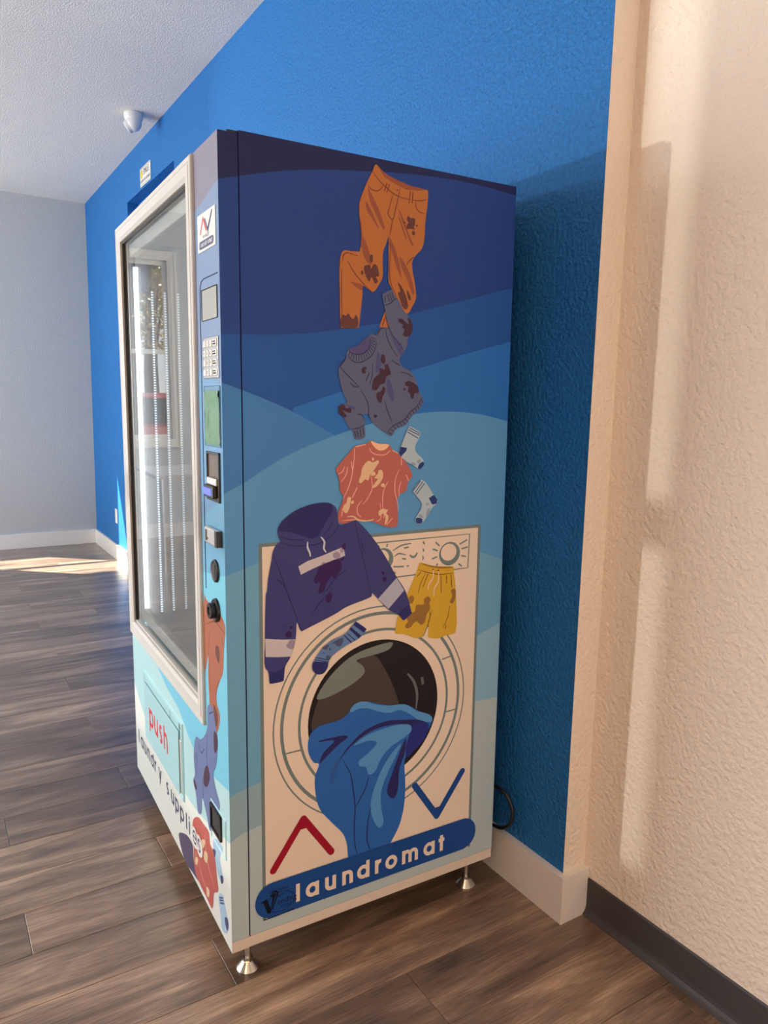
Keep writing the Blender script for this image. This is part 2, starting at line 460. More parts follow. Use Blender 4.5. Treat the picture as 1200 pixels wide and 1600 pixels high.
# artwork outlines in millimetres on the printed planes (depth or width, height)
ART = [
('printed_trousers','S',[
 ('F','or',0,[(-391,1823),(-378,1814),(-361,1806),(-335,1799),(-304,1793),(-275,1790),(-257,1790),(-256,1788),(-256,1768),(-259,1742),(-262,1716),(-263,1690),(-266,1671),(-272,1660),(-287,1645),(-294,1634),(-293,1611),(-288,1592),(-284,1570),(-283,1553),(-292,1535),(-306,1517),(-321,1529),(-335,1550),(-346,1568),(-355,1582),(-356,1611),(-357,1665),(-357,1680),(-363,1663),(-370,1646),(-371,1618),(-371,1591),(-379,1576),(-390,1561),(-397,1558),(-409,1564),(-420,1569),(-421,1551),(-425,1514),(-430,1480),(-432,1479),(-472,1477),(-474,1479),(-475,1498),(-476,1546),(-477,1599),(-475,1622),(-470,1635),(-464,1638),(-448,1638),(-431,1639),(-429,1639),(-427,1646),(-425,1660),(-425,1674),(-428,1698),(-431,1722),(-431,1736),(-426,1752),(-416,1775),(-410,1788),(-399,1808)]),
 ('P','or',0,[(-306,1517),(-335,1550),(-365,1516),(-378,1484),(-356,1484),(-330,1498)]),
 ('P','orl',0,[(-388,1822),(-366,1807),(-335,1799),(-304,1793),(-257,1790),(-282,1785),(-315,1783),(-348,1792),(-370,1801)]),
 ('F','ors',0,[(-412,1777),(-426,1751),(-430,1734),(-430,1715),(-425,1695),(-422,1671),(-423,1653),(-426,1647),(-425,1674),(-428,1698),(-431,1722),(-431,1736),(-426,1752)]),
 ('F','ors',0,[(-410,1775),(-403,1764),(-390,1745),(-377,1721),(-367,1692),(-372,1694),(-390,1721),(-405,1747)]),
 ('F','ors',0,[(-415,1745),(-407,1736),(-394,1716),(-381,1690),(-400,1712),(-413,1728)]),
 ('F','ors',0,[(-421,1671),(-410,1653),(-404,1637),(-399,1616),(-410,1619),(-423,1644)]),
 ('F','ors',0,[(-332,1739),(-318,1719),(-307,1694),(-292,1666),(-297,1667),(-311,1693),(-325,1718)]),
 ('F','ors',0,[(-357,1679),(-348,1669),(-332,1636),(-322,1593),(-336,1617),(-348,1647),(-356,1661)]),
 ('F','ors',0,[(-329,1641),(-309,1619),(-295,1593),(-288,1562),(-292,1561),(-307,1592),(-323,1618)]),
 ('F','ors',0,[(-451,1574),(-435,1573),(-421,1569),(-423,1559)]),
 ('L','ord',1.8,[(-399.4,1808.2),(-384.5,1793.2),(-369.5,1783.2),(-349.9,1771.2),(-332.4,1765.7),(-305.8,1763.3)]),
 ('L','ord',1.8,[(-296.8,1763.7),(-276.6,1764.7),(-259.6,1769.9)]),
 ('L','ord',1.8,[(-409.5,1777.2),(-401.1,1770.6),(-388.4,1769.0),(-378.9,1773.9),(-372.6,1781.9)]),
 ('L','ord',1.8,[(-363.1,1788.6),(-369.7,1770.9)]),
 ('L','ord',1.8,[(-356.7,1787.8),(-363.3,1770.1)]),
 ('L','ord',1.8,[(-302.8,1780.8),(-305.6,1755.2)]),
 ('L','ord',1.8,[(-296.1,1780.0),(-297.8,1756.3)]),
 ('L','ord',1.8,[(-329.4,1785.7),(-334.5,1761.9),(-340.6,1737.9),(-347.4,1715.5),(-358.9,1724.7),(-353.8,1746.7),(-348.3,1767.0)]),
 ('L','ord',1.8,[(-347.4,1715.5),(-350.8,1699.0),(-353.8,1682.5)]),
 ('L','ord',1.8,[(-288.9,1761.2),(-287.6,1750.5),(-278.3,1740.9),(-262.2,1738.5)]),
 ('L','ord',1.8,[(-332.7,1724.6),(-320.0,1697.4),(-310.7,1677.6)]),
 ('L','ord',1.8,[(-290.7,1643.2),(-300.7,1634.8),(-309.5,1624.7)]),
 ('L','ord',1.8,[(-457.7,1616.6),(-445.2,1598.5),(-422.0,1575.7),(-398.4,1558.0)]),
 ('L','ord',1.8,[(-434.1,1629.7),(-461.9,1632.8),(-469.0,1624.2),(-470.0,1615.4)]),
 ('L','ord',1.8,[(-471.9,1599.4),(-472.1,1546.5),(-470.4,1498.5)]),
 ('L','ord',1.8,[(-352.0,1665.6),(-351.5,1585.8),(-335.0,1554.1)]),
 ('L','ord',1.8,[(-363.0,1505.8),(-370.4,1486.8)]),
 ('P','ord',0,[(-334,1779),(-335,1778),(-335,1777),(-336,1777),(-337,1776),(-338,1777),(-338,1777),(-339,1778),(-339,1779),(-338,1779),(-337,1780),(-336,1780),(-335,1780),(-335,1779)]),
 ('F','stn',0,[(-307,1729),(-302,1725),(-290,1725),(-289,1716),(-292,1706),(-289,1702),(-300,1702),(-310,1701),(-311,1708),(-307,1714),(-311,1720)]),
 ('P','stn',0,[(-314,1714),(-314,1713),(-315,1712),(-316,1711),(-317,1711),(-318,1711),(-319,1712),(-319,1713),(-319,1714),(-318,1715),(-317,1715),(-316,1715),(-315,1715),(-314,1714)]),
 ('P','stn',0,[(-282,1711),(-282,1710),(-283,1709),(-284,1709),(-285,1709),(-286,1709),(-287,1710),(-287,1711),(-287,1712),(-286,1712),(-285,1713),(-284,1713),(-283,1713),(-282,1712)]),
 ('P','stn',0,[(-289,1694),(-289,1692),(-290,1690),(-292,1689),(-294,1689),(-295,1690),(-297,1691),(-297,1693),(-297,1695),(-296,1697),(-294,1698),(-292,1699),(-291,1698),(-289,1696)]),
 ('F','stn',0,[(-418,1609),(-403,1614),(-401,1606),(-393,1617),(-385,1613),(-381,1592),(-388,1591),(-383,1581),(-390,1576),(-399,1589),(-404,1579),(-410,1584)]),
 ('P','stn',0,[(-396,1628),(-396,1625),(-397,1622),(-399,1620),(-401,1620),(-403,1621),(-404,1624),(-404,1628),(-404,1631),(-403,1634),(-401,1636),(-399,1636),(-397,1635),(-396,1632)]),
 ('P','stn',0,[(-419,1597),(-420,1594),(-420,1593),(-422,1591),(-423,1591),(-424,1592),(-425,1594),(-425,1596),(-425,1598),(-424,1600),(-423,1601),(-422,1601),(-421,1600),(-420,1599)]),
 ('F','stn',0,[(-332,1584),(-322,1576),(-310,1556),(-304,1532),(-310,1527),(-317,1530),(-324,1544),(-331,1562),(-325,1564)]),
 ('F','stn',0,[(-308,1570),(-298,1557),(-298,1547),(-303,1550)]),
 ('F','stn',0,[(-473,1498),(-469,1504),(-461,1503),(-455,1508),(-450,1501),(-443,1497),(-437,1506),(-432,1498),(-433,1480),(-473,1479),(-475,1487)])]),
('printed_sweater','S',[
 ('F','sw',0,[(-478,1392),(-461,1412),(-459,1425),(-454,1431),(-429,1443),(-404,1463),(-399,1468),(-386,1466),(-377,1481),(-362,1483),(-353,1483),(-359,1504),(-366,1530),(-371,1555),(-368,1557),(-349,1566),(-346,1566),(-337,1554),(-328,1545),(-317,1526),(-303,1512),(-291,1492),(-292,1477),(-301,1467),(-306,1445),(-321,1422),(-325,1418),(-319,1402),(-295,1390),(-281,1375),(-271,1348),(-261,1333),(-256,1321),(-270,1303),(-293,1283),(-304,1268),(-330,1258),(-343,1243),(-354,1248),(-375,1260),(-399,1281),(-403,1293),(-411,1321),(-450,1358)]),
 ('F','sw',0,[(-476,1394),(-479,1384),(-475,1363),(-466,1335),(-457,1319),(-476,1310),(-479,1300),(-464,1283),(-452,1261),(-444,1257),(-437,1237),(-429,1236),(-412,1241),(-413,1268),(-412,1280),(-419,1291),(-403,1293),(-404,1310),(-428,1352),(-454,1372)]),
 ('F','swi',0,[(-454,1431),(-429,1443),(-404,1463),(-400,1452),(-403,1439),(-414,1427),(-431,1422),(-446,1424)]),
 ('F','sws',0,[(-351,1473),(-338,1459),(-322,1447),(-315,1435),(-319,1424),(-326,1429),(-338,1448)]),
 ('F','sws',0,[(-386,1397),(-381,1431),(-372,1405),(-377,1388),(-385,1384)]),
 ('F','sws',0,[(-354,1373),(-345,1360),(-337,1328),(-340,1320),(-349,1330),(-358,1354)]),
 ('F','sws',0,[(-464,1313),(-449,1311),(-435,1306),(-441,1302),(-453,1307)]),
 ('L','swd',1.8,[(-454.3,1416.3),(-445.8,1408.4),(-428.8,1404.5),(-409.6,1411.7),(-394.6,1424.4),(-386.1,1441.5),(-385.2,1452.7)]),
 ('L','swd',1.8,[(-453.3,1429.1),(-443.8,1423.1),(-429.0,1422.0),(-414.1,1427.2),(-403.4,1437.9),(-399.3,1451.9),(-399.4,1463.0)]),
 ('L','swd',1.8,[(-382.1,1465.8),(-375.7,1479.1),(-364.8,1482.0)]),
 ('L','swd',1.8,[(-362.2,1481.8),(-359.0,1465.2),(-346.4,1441.6),(-330.3,1421.5)]),
 ('L','swd',1.8,[(-364.2,1515.0),(-353.8,1484.2),(-342.4,1466.2),(-321.8,1447.5),(-314.8,1437.4)]),
 ('L','swd',1.8,[(-364.5,1531.5),(-350.3,1537.2),(-339.4,1547.3),(-332.7,1548.7)]),
 ('L','swd',1.8,[(-476.0,1393.6),(-460.5,1412.4)]),
 ('L','swd',1.8,[(-476.0,1393.6),(-454.0,1374.2),(-428.3,1352.6)]),
 ('L','swd',1.8,[(-424.0,1347.1),(-408.6,1323.0),(-403.0,1306.1),(-403.5,1290.9),(-398.3,1281.4)]),
 ('L','swd',1.8,[(-451.8,1361.3),(-439.0,1352.4),(-428.3,1351.7)]),
 ('L','swd',1.8,[(-394.4,1403.9),(-395.1,1377.8),(-401.4,1358.8)]),
 ('L','swd',1.8,[(-362.4,1323.6),(-353.0,1296.9),(-341.3,1273.7)]),
 ('L','swd',1.8,[(-321.7,1387.6),(-302.2,1384.4),(-288.2,1377.1)]),
 ('L','swd',1.8,[(-354.4,1248.6),(-338.9,1266.0),(-309.3,1279.6),(-293.4,1297.2),(-275.0,1311.1),(-261.3,1330.9)]),
 ('L','swd',1.8,[(-445.7,1258.9),(-427.5,1261.6),(-413.4,1268.2)]),
 ('L','swd',1.8,[(-345.9,1413.3),(-323.2,1401.9)]),
 ('L','swd',1.8,[(-402.8,1383.1),(-411.2,1364.2)]),
 ('L','swd',1.8,[(-432.1,1291.8),(-421.3,1290.9),(-413.6,1280.5)]),
 ('L','swd',1.4,[(-451.6,1425.9),(-454.1,1417.5)]),
 ('L','swd',1.4,[(-446.8,1422.7),(-448.8,1413.2)]),
 ('L','swd',1.4,[(-441.5,1420.7),(-442.7,1410.0)]),
 ('L','swd',1.4,[(-435.5,1420.0),(-435.5,1408.5)]),
 ('L','swd',1.4,[(-429.5,1419.4),(-428.3,1407.4)]),
 ('L','swd',1.4,[(-423.6,1421.2),(-421.2,1410.0)]),
 ('L','swd',1.4,[(-417.8,1423.3),(-414.2,1412.6)]),
 ('L','swd',1.4,[(-412.4,1425.9),(-407.8,1416.2)]),
 ('L','swd',1.4,[(-408.2,1430.0),(-402.3,1420.9)]),
 ('L','swd',1.4,[(-403.9,1434.0),(-396.8,1425.7)]),
 ('L','swd',1.4,[(-401.1,1438.8),(-393.4,1431.6)]),
 ('L','swd',1.4,[(-399.4,1444.0),(-390.5,1437.8)]),
 ('L','swd',1.4,[(-397.7,1449.2),(-388.1,1444.1)]),
 ('L','swd',1.4,[(-397.3,1454.5),(-387.8,1450.7)]),
 ('L','swd',1.4,[(-397.3,1459.9),(-387.5,1457.2)]),
 ('L','swd',1.4,[(-349.8,1251.0),(-342.0,1246.7)]),
 ('L','swd',1.4,[(-344.1,1257.4),(-336.5,1253.0)]),
 ('L','swd',1.4,[(-338.3,1263.9),(-331.0,1259.2)]),
 ('L','swd',1.4,[(-330.2,1268.1),(-322.6,1262.6)]),
 ('L','swd',1.4,[(-321.6,1271.9),(-314.2,1265.9)]),
 ('L','swd',1.4,[(-313.1,1275.8),(-305.8,1269.4)]),
 ('L','swd',1.4,[(-305.9,1281.0),(-300.6,1275.8)]),
 ('L','swd',1.4,[(-300.1,1287.6),(-295.6,1282.5)]),
 ('L','swd',1.4,[(-294.1,1294.1),(-289.6,1288.6)]),
 ('L','swd',1.4,[(-287.2,1300.0),(-282.9,1294.2)]),
 ('L','swd',1.4,[(-279.9,1305.5),(-276.2,1299.8)]),
 ('L','swd',1.4,[(-273.1,1311.5),(-269.8,1305.7)]),
 ('L','swd',1.4,[(-268.1,1318.7),(-264.7,1312.4)]),
 ('L','swd',1.4,[(-263.0,1325.8),(-259.6,1319.2)]),
 ('L','swd',1.5,[(-364.8,1551.7),(-364.6,1537.9)]),
 ('L','swd',1.5,[(-358.3,1555.9),(-353.6,1540.6)]),
 ('L','swd',1.5,[(-352.8,1559.1),(-348.1,1542.9)]),
 ('L','swd',1.5,[(-347.4,1561.4),(-342.7,1547.9)]),
 ('L','swd',1.5,[(-439.3,1255.0),(-433.8,1241.8)]),
 ('L','swd',1.5,[(-432.8,1255.9),(-428.4,1241.7)]),
 ('L','swd',1.5,[(-425.3,1258.7),(-421.9,1242.6)]),
 ('L','swd',1.5,[(-417.7,1262.5),(-415.4,1247.3)]),
 ('F','sts',0,[(-330,1504),(-321,1506),(-309,1498),(-302,1496),(-305,1508),(-300,1508),(-292,1496),(-291,1482),(-299,1469),(-311,1467),(-317,1471),(-313,1481),(-319,1488),(-316,1492),(-327,1498)]),
 ('P','sts',0,[(-362,1415),(-362,1410),(-363,1406),(-365,1404),(-367,1404),(-370,1406),(-372,1409),(-373,1414),(-373,1418),(-372,1422),(-370,1425),(-368,1425),(-365,1423),(-363,1420)]),
 ('F','sts',0,[(-364,1401),(-355,1404),(-351,1394),(-347,1383),(-359,1375),(-363,1362),(-374,1358),(-383,1346),(-395,1348),(-395,1357),(-390,1372),(-377,1382),(-375,1394),(-363,1392)]),
 ('F','sts',0,[(-372,1344),(-367,1354),(-361,1350),(-363,1339),(-368,1331),(-370,1320),(-376,1318),(-384,1331),(-383,1339)]),
 ('F','sts',0,[(-422,1389),(-418,1395),(-409,1395),(-413,1388),(-411,1384),(-419,1382)]),
 ('F','sts',0,[(-309,1363),(-300,1368),(-286,1364),(-274,1356),(-272,1342),(-283,1340),(-285,1330),(-292,1329),(-294,1338),(-301,1346),(-299,1356),(-306,1357)]),
 ('P','sts',0,[(-307,1349),(-307,1348),(-308,1347),(-309,1346),(-311,1346),(-312,1347),(-313,1348),(-313,1349),(-313,1350),(-312,1351),(-311,1352),(-309,1352),(-308,1351),(-307,1350)]),
 ('P','sts',0,[(-381,1288),(-382,1286),(-383,1285),(-385,1284),(-387,1284),(-389,1285),(-390,1286),(-390,1288),(-390,1289),(-389,1291),(-387,1291),(-385,1291),(-383,1291),(-382,1289)]),
 ('F','sts',0,[(-479,1304),(-472,1313),(-464,1312),(-461,1306),(-448,1305),(-448,1296),(-456,1296),(-469,1300),(-459,1289),(-461,1285),(-470,1288),(-478,1296)])]),
('printed_tee','S',[
 ('F','te',0,[(-398,1233),(-410,1226),(-437,1221),(-453,1206),(-478,1180),(-485,1171),(-480,1159),(-475,1140),(-474,1123),(-465,1109),(-469,1096),(-478,1075),(-479,1060),(-474,1051),(-465,1048),(-452,1050),(-431,1055),(-392,1048),(-367,1038),(-341,1030),(-325,1033),(-322,1049),(-323,1065),(-326,1086),(-320,1106),(-301,1115),(-295,1137),(-284,1148),(-295,1171),(-315,1195),(-338,1209),(-350,1224),(-370,1224)]),
 ('F','ten',0,[(-397,1232),(-377,1226),(-349,1223),(-358,1213),(-372,1210),(-385,1216)]),
 ('L','tel',1.7,[(-400.8,1216.4),(-394.1,1206.7),(-376.2,1200.4),(-358.2,1201.0),(-345.9,1209.5)]),
 ('L','tel',1.7,[(-435.7,1219.9),(-409.7,1225.2)]),
 ('L','tel',1.7,[(-340.2,1210.4),(-323.9,1202.2)]),
 ('L','tel',1.7,[(-438.3,1217.1),(-439.8,1188.6),(-444.9,1154.3),(-454.4,1125.9),(-467.1,1103.4)]),
 ('L','tel',1.7,[(-463.3,1175.9),(-467.5,1166.6),(-478.0,1160.3)]),
 ('L','tel',1.7,[(-455.8,1175.7),(-458.9,1158.6),(-471.6,1142.9)]),
 ('L','tel',1.7,[(-446.2,1186.9),(-442.8,1165.7)]),
 ('L','tel',1.7,[(-314.5,1193.1),(-315.3,1175.2)]),
 ('L','tel',1.7,[(-320.9,1165.5),(-330.9,1142.0),(-331.6,1116.1),(-324.1,1087.7),(-321.4,1067.3)]),
 ('L','tel',1.7,[(-302.0,1152.8),(-294.6,1137.5)]),
 ('L','tel',1.7,[(-315.7,1137.4),(-320.1,1121.6),(-319.7,1101.5)]),
 ('L','tel',1.7,[(-350.4,1138.8),(-361.5,1119.5),(-364.5,1095.9),(-363.1,1073.9)]),
 ('L','tel',1.7,[(-430.6,1128.6),(-443.4,1106.0)]),
 ('L','tel',1.7,[(-398.0,1164.2),(-393.3,1140.6),(-392.0,1124.9),(-403.9,1102.0),(-416.0,1088.9)]),
 ('L','tel',1.7,[(-418.3,1098.8),(-430.2,1083.9),(-429.0,1068.2),(-420.1,1059.8)]),
 ('L','tel',1.7,[(-467.0,1084.2),(-470.1,1065.0)]),
 ('L','tel',1.7,[(-371.3,1090.3),(-368.8,1074.3),(-369.6,1052.4),(-380.8,1047.2)]),
 ('L','tel',1.7,[(-358.5,1075.7),(-360.5,1053.8)]),
 ('L','tel',1.7,[(-337.4,1052.2),(-353.3,1037.2)]),
 ('L','tel',1.7,[(-467.9,1055.2),(-447.4,1055.7),(-427.7,1055.4)]),
 ('F','teb',0,[(-405,1187),(-398,1187),(-392,1184),(-378,1188),(-375,1185),(-383,1173),(-390,1164),(-398,1156),(-403,1143),(-411,1146),(-421,1138),(-427,1141),(-422,1155),(-418,1173)]),
 ('F','teb',0,[(-376,1165),(-367,1165),(-364,1151),(-371,1138),(-386,1126),(-392,1127),(-384,1138),(-378,1146),(-387,1148),(-378,1158)]),
 ('P','teb',0,[(-384,1157),(-384,1155),(-386,1154),(-388,1153),(-391,1153),(-393,1154),(-395,1156),(-395,1158),(-395,1160),(-393,1162),(-391,1163),(-388,1163),(-386,1161),(-384,1160)]),
 ('P','teb',0,[(-359,1130),(-359,1128),(-361,1127),(-363,1126),(-365,1126),(-367,1127),(-369,1129),(-369,1131),(-369,1133),(-367,1134),(-365,1135),(-363,1135),(-361,1134),(-359,1132)]),
 ('P','teb',0,[(-388,1191),(-389,1189),(-389,1188),(-391,1188),(-392,1188),(-393,1188),(-394,1190),(-394,1191),(-394,1193),(-393,1194),(-392,1195),(-391,1195),(-389,1194),(-389,1193)]),
 ('F','teb',0,[(-455,1107),(-447,1107),(-448,1095),(-451,1081),(-458,1072),(-465,1076),(-465,1090),(-458,1095)]),
 ('F','teb',0,[(-446,1098),(-440,1099),(-440,1093),(-447,1093)]),
 ('F','teb',0,[(-374,1071),(-363,1076),(-356,1074),(-350,1073),(-354,1065),(-348,1057),(-353,1041),(-358,1039),(-356,1055),(-363,1065),(-370,1060),(-374,1062)]),
 ('L','teb',3,[(-456.1,1063.1),(-440.9,1063.1),(-427.7,1054.4),(-403.3,1050.7),(-387.7,1052.6)])]),
('printed_sock','S',[
 ('F','so',0,[(-295,1265),(-294,1265),(-265,1251),(-264,1250),(-268,1238),(-279,1216),(-275,1204),(-255,1186),(-253,1177),(-257,1167),(-269,1166),(-286,1176),(-298,1181),(-317,1195),(-323,1204),(-318,1218),(-308,1240),(-302,1254)]),
 ('P','soh',0,[(-318,1218),(-301,1215),(-303,1208),(-317,1195),(-323,1204)]),
 ('F','soh',0,[(-255,1182),(-253,1175),(-260,1166),(-269,1166),(-267,1175)]),
 ('L','soh',1.6,[(-296.1,1261.9),(-265.2,1247.8)]),
 ('L','soh',1.6,[(-298.4,1257.0),(-267.4,1243.9)]),
 ('L','soh',1.6,[(-300.6,1252.1),(-270.8,1236.9)]),
 ('F','sog',0,[(-273,1184),(-267,1188),(-262,1184),(-269,1177)]),
 ('F','sog',0,[(-290,1179),(-284,1181),(-275,1175),(-284,1175)])]),
('printed_sock','S',[
 ('F','so',0,[(-260,1139),(-256,1138),(-247,1132),(-223,1101),(-212,1090),(-214,1079),(-225,1072),(-256,1034),(-271,1036),(-274,1047),(-260,1067),(-257,1082),(-282,1113),(-281,1117)]),
 ('P','soh',0,[(-237,1094),(-223,1101),(-212,1090),(-214,1079),(-227,1078)]),
 ('F','soh',0,[(-272,1048),(-255,1045),(-255,1036),(-262,1034),(-271,1037)]),
 ('L','soh',1.6,[(-261.3,1137.1),(-281.7,1113.7)]),
 ('L','soh',1.6,[(-255.2,1134.4),(-276.8,1108.9)]),
 ('L','soh',1.6,[(-249.6,1130.6),(-272.5,1104.6)]),
 ('F','sog',0,[(-264,1057),(-257,1055),(-252,1048),(-263,1049)]),
 ('F','sog',0,[(-244,1083),(-237,1082),(-239,1077),(-244,1078)]),
 ('F','sog',0,[(-241,1065),(-233,1070),(-236,1055),(-243,1050)])]),
('printed_washer','S',[
 ('R','gy',0,[(-665.5,140.0),(-76.0,1018.5)]),
 ('R','wh',0,[(-657.5,140.0),(-84.0,1011.0)]),
 ('O','gy',3.6,[(-375.0,582.5,261.0)]),
 ('O','gy',8,[(-373.8,584.5,242.5)]),
 ('O','gy',6.5,[(-370.0,583.3,203.5)]),
 ('L','gy',3,[(-184.3,682.3),(-153.9,687.1)]),
 ('L','gy',3,[(-168.8,540.4),(-139.4,541.6)]),
 ('L','gy',3,[(-606.0,532.0),(-569.2,532.4)]),
 ('O','blk',356.6,[(-373.5,583.5,0.0)]),
 ('F','dr',0,[(-543,578),(-532,628),(-500,683),(-425,718),(-383,728),(-345,677),(-319,621),(-308,587),(-302,567),(-404,583),(-462,560),(-527,557)]),
 ('F','shn',0,[(-530,647),(-500,691),(-444,732),(-386,747),(-329,749),(-336,736),(-361,729),(-405,725),(-427,720),(-410,704),(-406,688),(-429,670),(-476,652),(-514,644)]),
 ('L','hl',6,[(-285.9,663.8),(-266.9,639.4),(-256.6,604.6),(-258.9,567.2)]),
 ('L','hl',6,[(-243.2,646.8),(-240.0,627.4)]),
 ('L','gy',2.6,[(-427.7,995.3),(-380.0,996.2),(-109.7,996.6)]),
 ('L','gy',2.6,[(-109.7,996.6),(-112.7,910.5)]),
 ('L','gy',2.6,[(-112.7,910.5),(-156.0,910.5),(-322.9,909.2),(-380.4,909.4)]),
 ('E','gy',0,[(-169.8,951.9),(31.4,29.5)]),
 ('E','wh',0,[(-172.4,955.9),(23.4,21.2)]),
 ('E','gy',0,[(-359.6,955.4),(28.1,27.4)]),
 ('E','wh',0,[(-364.4,958.7),(21.0,20.1)]),
 ('L','gy',3,[(-117.2,982.9),(-140.3,972.9)]),
 ('L','gy',3,[(-114.7,964.1),(-134.5,961.1)]),
 ('L','gy',3,[(-119.3,940.3),(-133.8,943.5)]),
 ('L','gy',3,[(-142.1,924.0),(-131.1,916.3)]),
 ('L','gy',3,[(-212.6,984.9),(-200.2,973.7)]),
 ('L','gy',3,[(-220.7,968.2),(-205.1,962.4)]),
 ('L','gy',3,[(-221.8,943.6),(-206.4,947.9)]),
 ('L','gy',3,[(-209.2,924.8),(-204.1,930.1)]),
 ('L','gy',3,[(-348.4,992.1),(-349.9,984.4)]),
 ('L','gy',3,[(-372.1,990.0),(-371.1,985.7)]),
 ('L','gy',3,[(-333.7,974.0),(-309.7,984.6),(-281.8,987.3)]),
 ('L','gy',3,[(-302.3,977.7),(-289.2,979.1)]),
 ('L','gy',3,[(-328.6,959.5),(-317.4,965.5),(-296.1,960.7)]),
 ('L','gy',3,[(-307.4,952.4),(-295.9,950.7)]),
 ('L','gy',3,[(-331.4,935.2),(-302.1,933.0)]),
 ('L','gy',3,[(-293.9,933.3),(-287.3,933.2)]),
 ('L','gy',3,[(-248.5,989.4),(-244.2,981.8)]),
 ('L','gy',3,[(-249.7,972.2),(-246.2,967.6),(-248.5,964.0)]),
 ('L','gy',3,[(-249.3,954.9),(-247.5,948.9),(-249.0,942.7)]),
 ('L','gy',3,[(-329.6,922.8),(-324.7,918.8)]),
 ('L','gy',4.5,[(-286.2,959.8),(-279.4,954.3),(-271.1,954.6),(-264.6,963.5)])]),
('printed_towel','S',[
 ('F','tw',0,[(-546,565),(-552,545),(-550,518),(-537,494),(-525,488),(-534,460),(-534,424),(-523,376),(-489,329),(-460,292),(-450,261),(-447,229),(-445,224),(-333,217),(-327,228),(-302,269),(-289,319),(-287,382),(-290,421),(-287,447),(-258,462),(-226,498),(-211,524),(-213,536),(-249,558),(-282,581),(-344,594),(-409,617),(-433,612),(-445,599),(-467,585),(-527,579)]),
 ('F','twl',0,[(-445,599),(-433,614),(-409,617),(-374,602),(-339,592),(-292,586),(-260,564),(-213,539),(-211,524),(-249,536),(-276,557),(-308,575),(-333,573),(-364,582),(-399,598),(-424,601),(-438,597)]),
 ('F','twd',0,[(-440,519),(-418,536),(-384,549),(-343,554),(-302,548),(-248,536),(-221,519),(-232,509),(-271,520),(-291,534),(-333,541),(-373,540),(-408,530),(-452,503),(-476,473),(-480,462),(-471,485),(-457,504)]),
 ('F','twb',0,[(-270,529),(-221,520),(-231,485),(-258,462),(-284,446),(-287,474),(-277,505)]),
 ('F','twl',0,[(-433,512),(-403,528),(-353,536),(-302,536),(-275,528),(-272,513),(-296,499),(-332,484),(-357,462),(-377,429),(-392,428),(-400,449),(-417,456),(-420,468),(-393,484),(-370,505),(-393,515)]),
 ('F','twl',0,[(-301,486),(-326,469),(-357,429),(-381,374),(-386,337),(-375,300),(-360,279),(-349,288),(-355,328),(-356,376),(-336,423),(-311,465)]),
 ('F','twd',0,[(-288,497),(-305,464),(-325,416),(-340,372),(-332,353),(-319,347),(-309,364),(-305,420),(-290,460)]),
 ('F','twd',0,[(-527,544),(-490,545),(-455,542),(-450,537),(-476,522),(-504,502),(-523,489),(-513,513),(-485,536),(-525,542)]),
 ('F','tws',0,[(-466,497),(-485,475),(-497,432),(-490,431),(-480,460)]),
 ('L','twd',2.6,[(-461.3,480.4),(-441.7,441.0),(-434.0,397.3),(-428.7,351.3),(-430.8,302.4),(-427.9,253.9),(-422.2,230.1)]),
 ('L','twd',2.6,[(-392.1,423.6),(-399.3,397.3),(-416.5,369.1),(-428.7,351.3)]),
 ('L','twd',2.6,[(-385.0,341.4),(-393.2,300.8),(-394.1,253.1),(-385.7,228.7)])]),
('printed_hoodie','S',[
 ('F','ho',0,[(-623,1045),(-620,1053),(-612,1064),(-585,1083),(-552,1095),(-520,1099),(-497,1096),(-484,1086),(-480,1070),(-479,1055),(-474,1047),(-469,1046),(-441,1052),(-436,1053),(-436,1053),(-434,1053),(-425,1048),(-393,1015),(-356,965),(-323,911),(-299,876),(-289,852),(-279,819),(-278,816),(-300,801),(-302,801),(-318,818),(-344,833),(-373,863),(-388,878),(-389,878),(-390,872),(-392,870),(-457,854),(-481,843),(-564,814),(-566,813),(-568,813),(-572,818),(-578,834),(-579,834),(-582,797),(-594,759),(-607,738),(-611,708),(-611,706),(-643,705),(-644,706),(-647,733),(-654,744),(-654,806),(-652,882),(-650,910),(-649,911),(-645,942),(-637,982),(-634,999),(-626,1013),(-617,1020),(-621,1031)]),
 ('F','hoi',0,[(-621,1046),(-612,1062),(-585,1082),(-548,1095),(-516,1098),(-499,1096),(-493,1090),(-494,1075),(-507,1057),(-518,1039),(-526,1026),(-540,1020),(-561,1027),(-589,1037)]),
 ('L','hod',1.9,[(-618.6,1031.2),(-593.0,1022.6),(-560.8,1019.0)]),
 ('L','hod',1.9,[(-615.7,1018.0),(-589.0,1009.1),(-552.7,1006.0),(-523.8,1008.3),(-490.2,1026.8),(-476.4,1045.1)]),
 ('L','hod',1.9,[(-490.3,1055.8),(-500.8,1039.2),(-513.3,1026.7)]),
 ('L','hod',1.9,[(-631.7,988.5),(-619.2,956.3),(-599.7,900.9),(-585.8,863.4),(-569.6,816.3)]),
 ('L','hod',1.9,[(-435.8,1051.0),(-424.8,1004.1),(-412.1,956.3),(-391.0,876.0)]),
 ('L','hod',1.9,[(-455.3,941.2),(-472.6,933.1),(-494.1,913.7),(-515.3,889.6)]),
 ('L','hod',1.9,[(-491.9,900.6),(-527.9,867.6),(-541.5,849.7)]),
 ('L','hod',1.9,[(-624.2,939.9),(-607.6,919.0)]),
 ('L','hod',1.9,[(-420.3,1009.2),(-412.3,981.1)]),
 ('L','str',3.6,[(-552.6,1014.5),(-552.7,1001.2),(-547.6,989.3),(-546.1,980.5)]),
 ('L','str',3.6,[(-520.6,1022.4),(-512.3,1011.2),(-513.3,995.8),(-508.0,986.6)]),
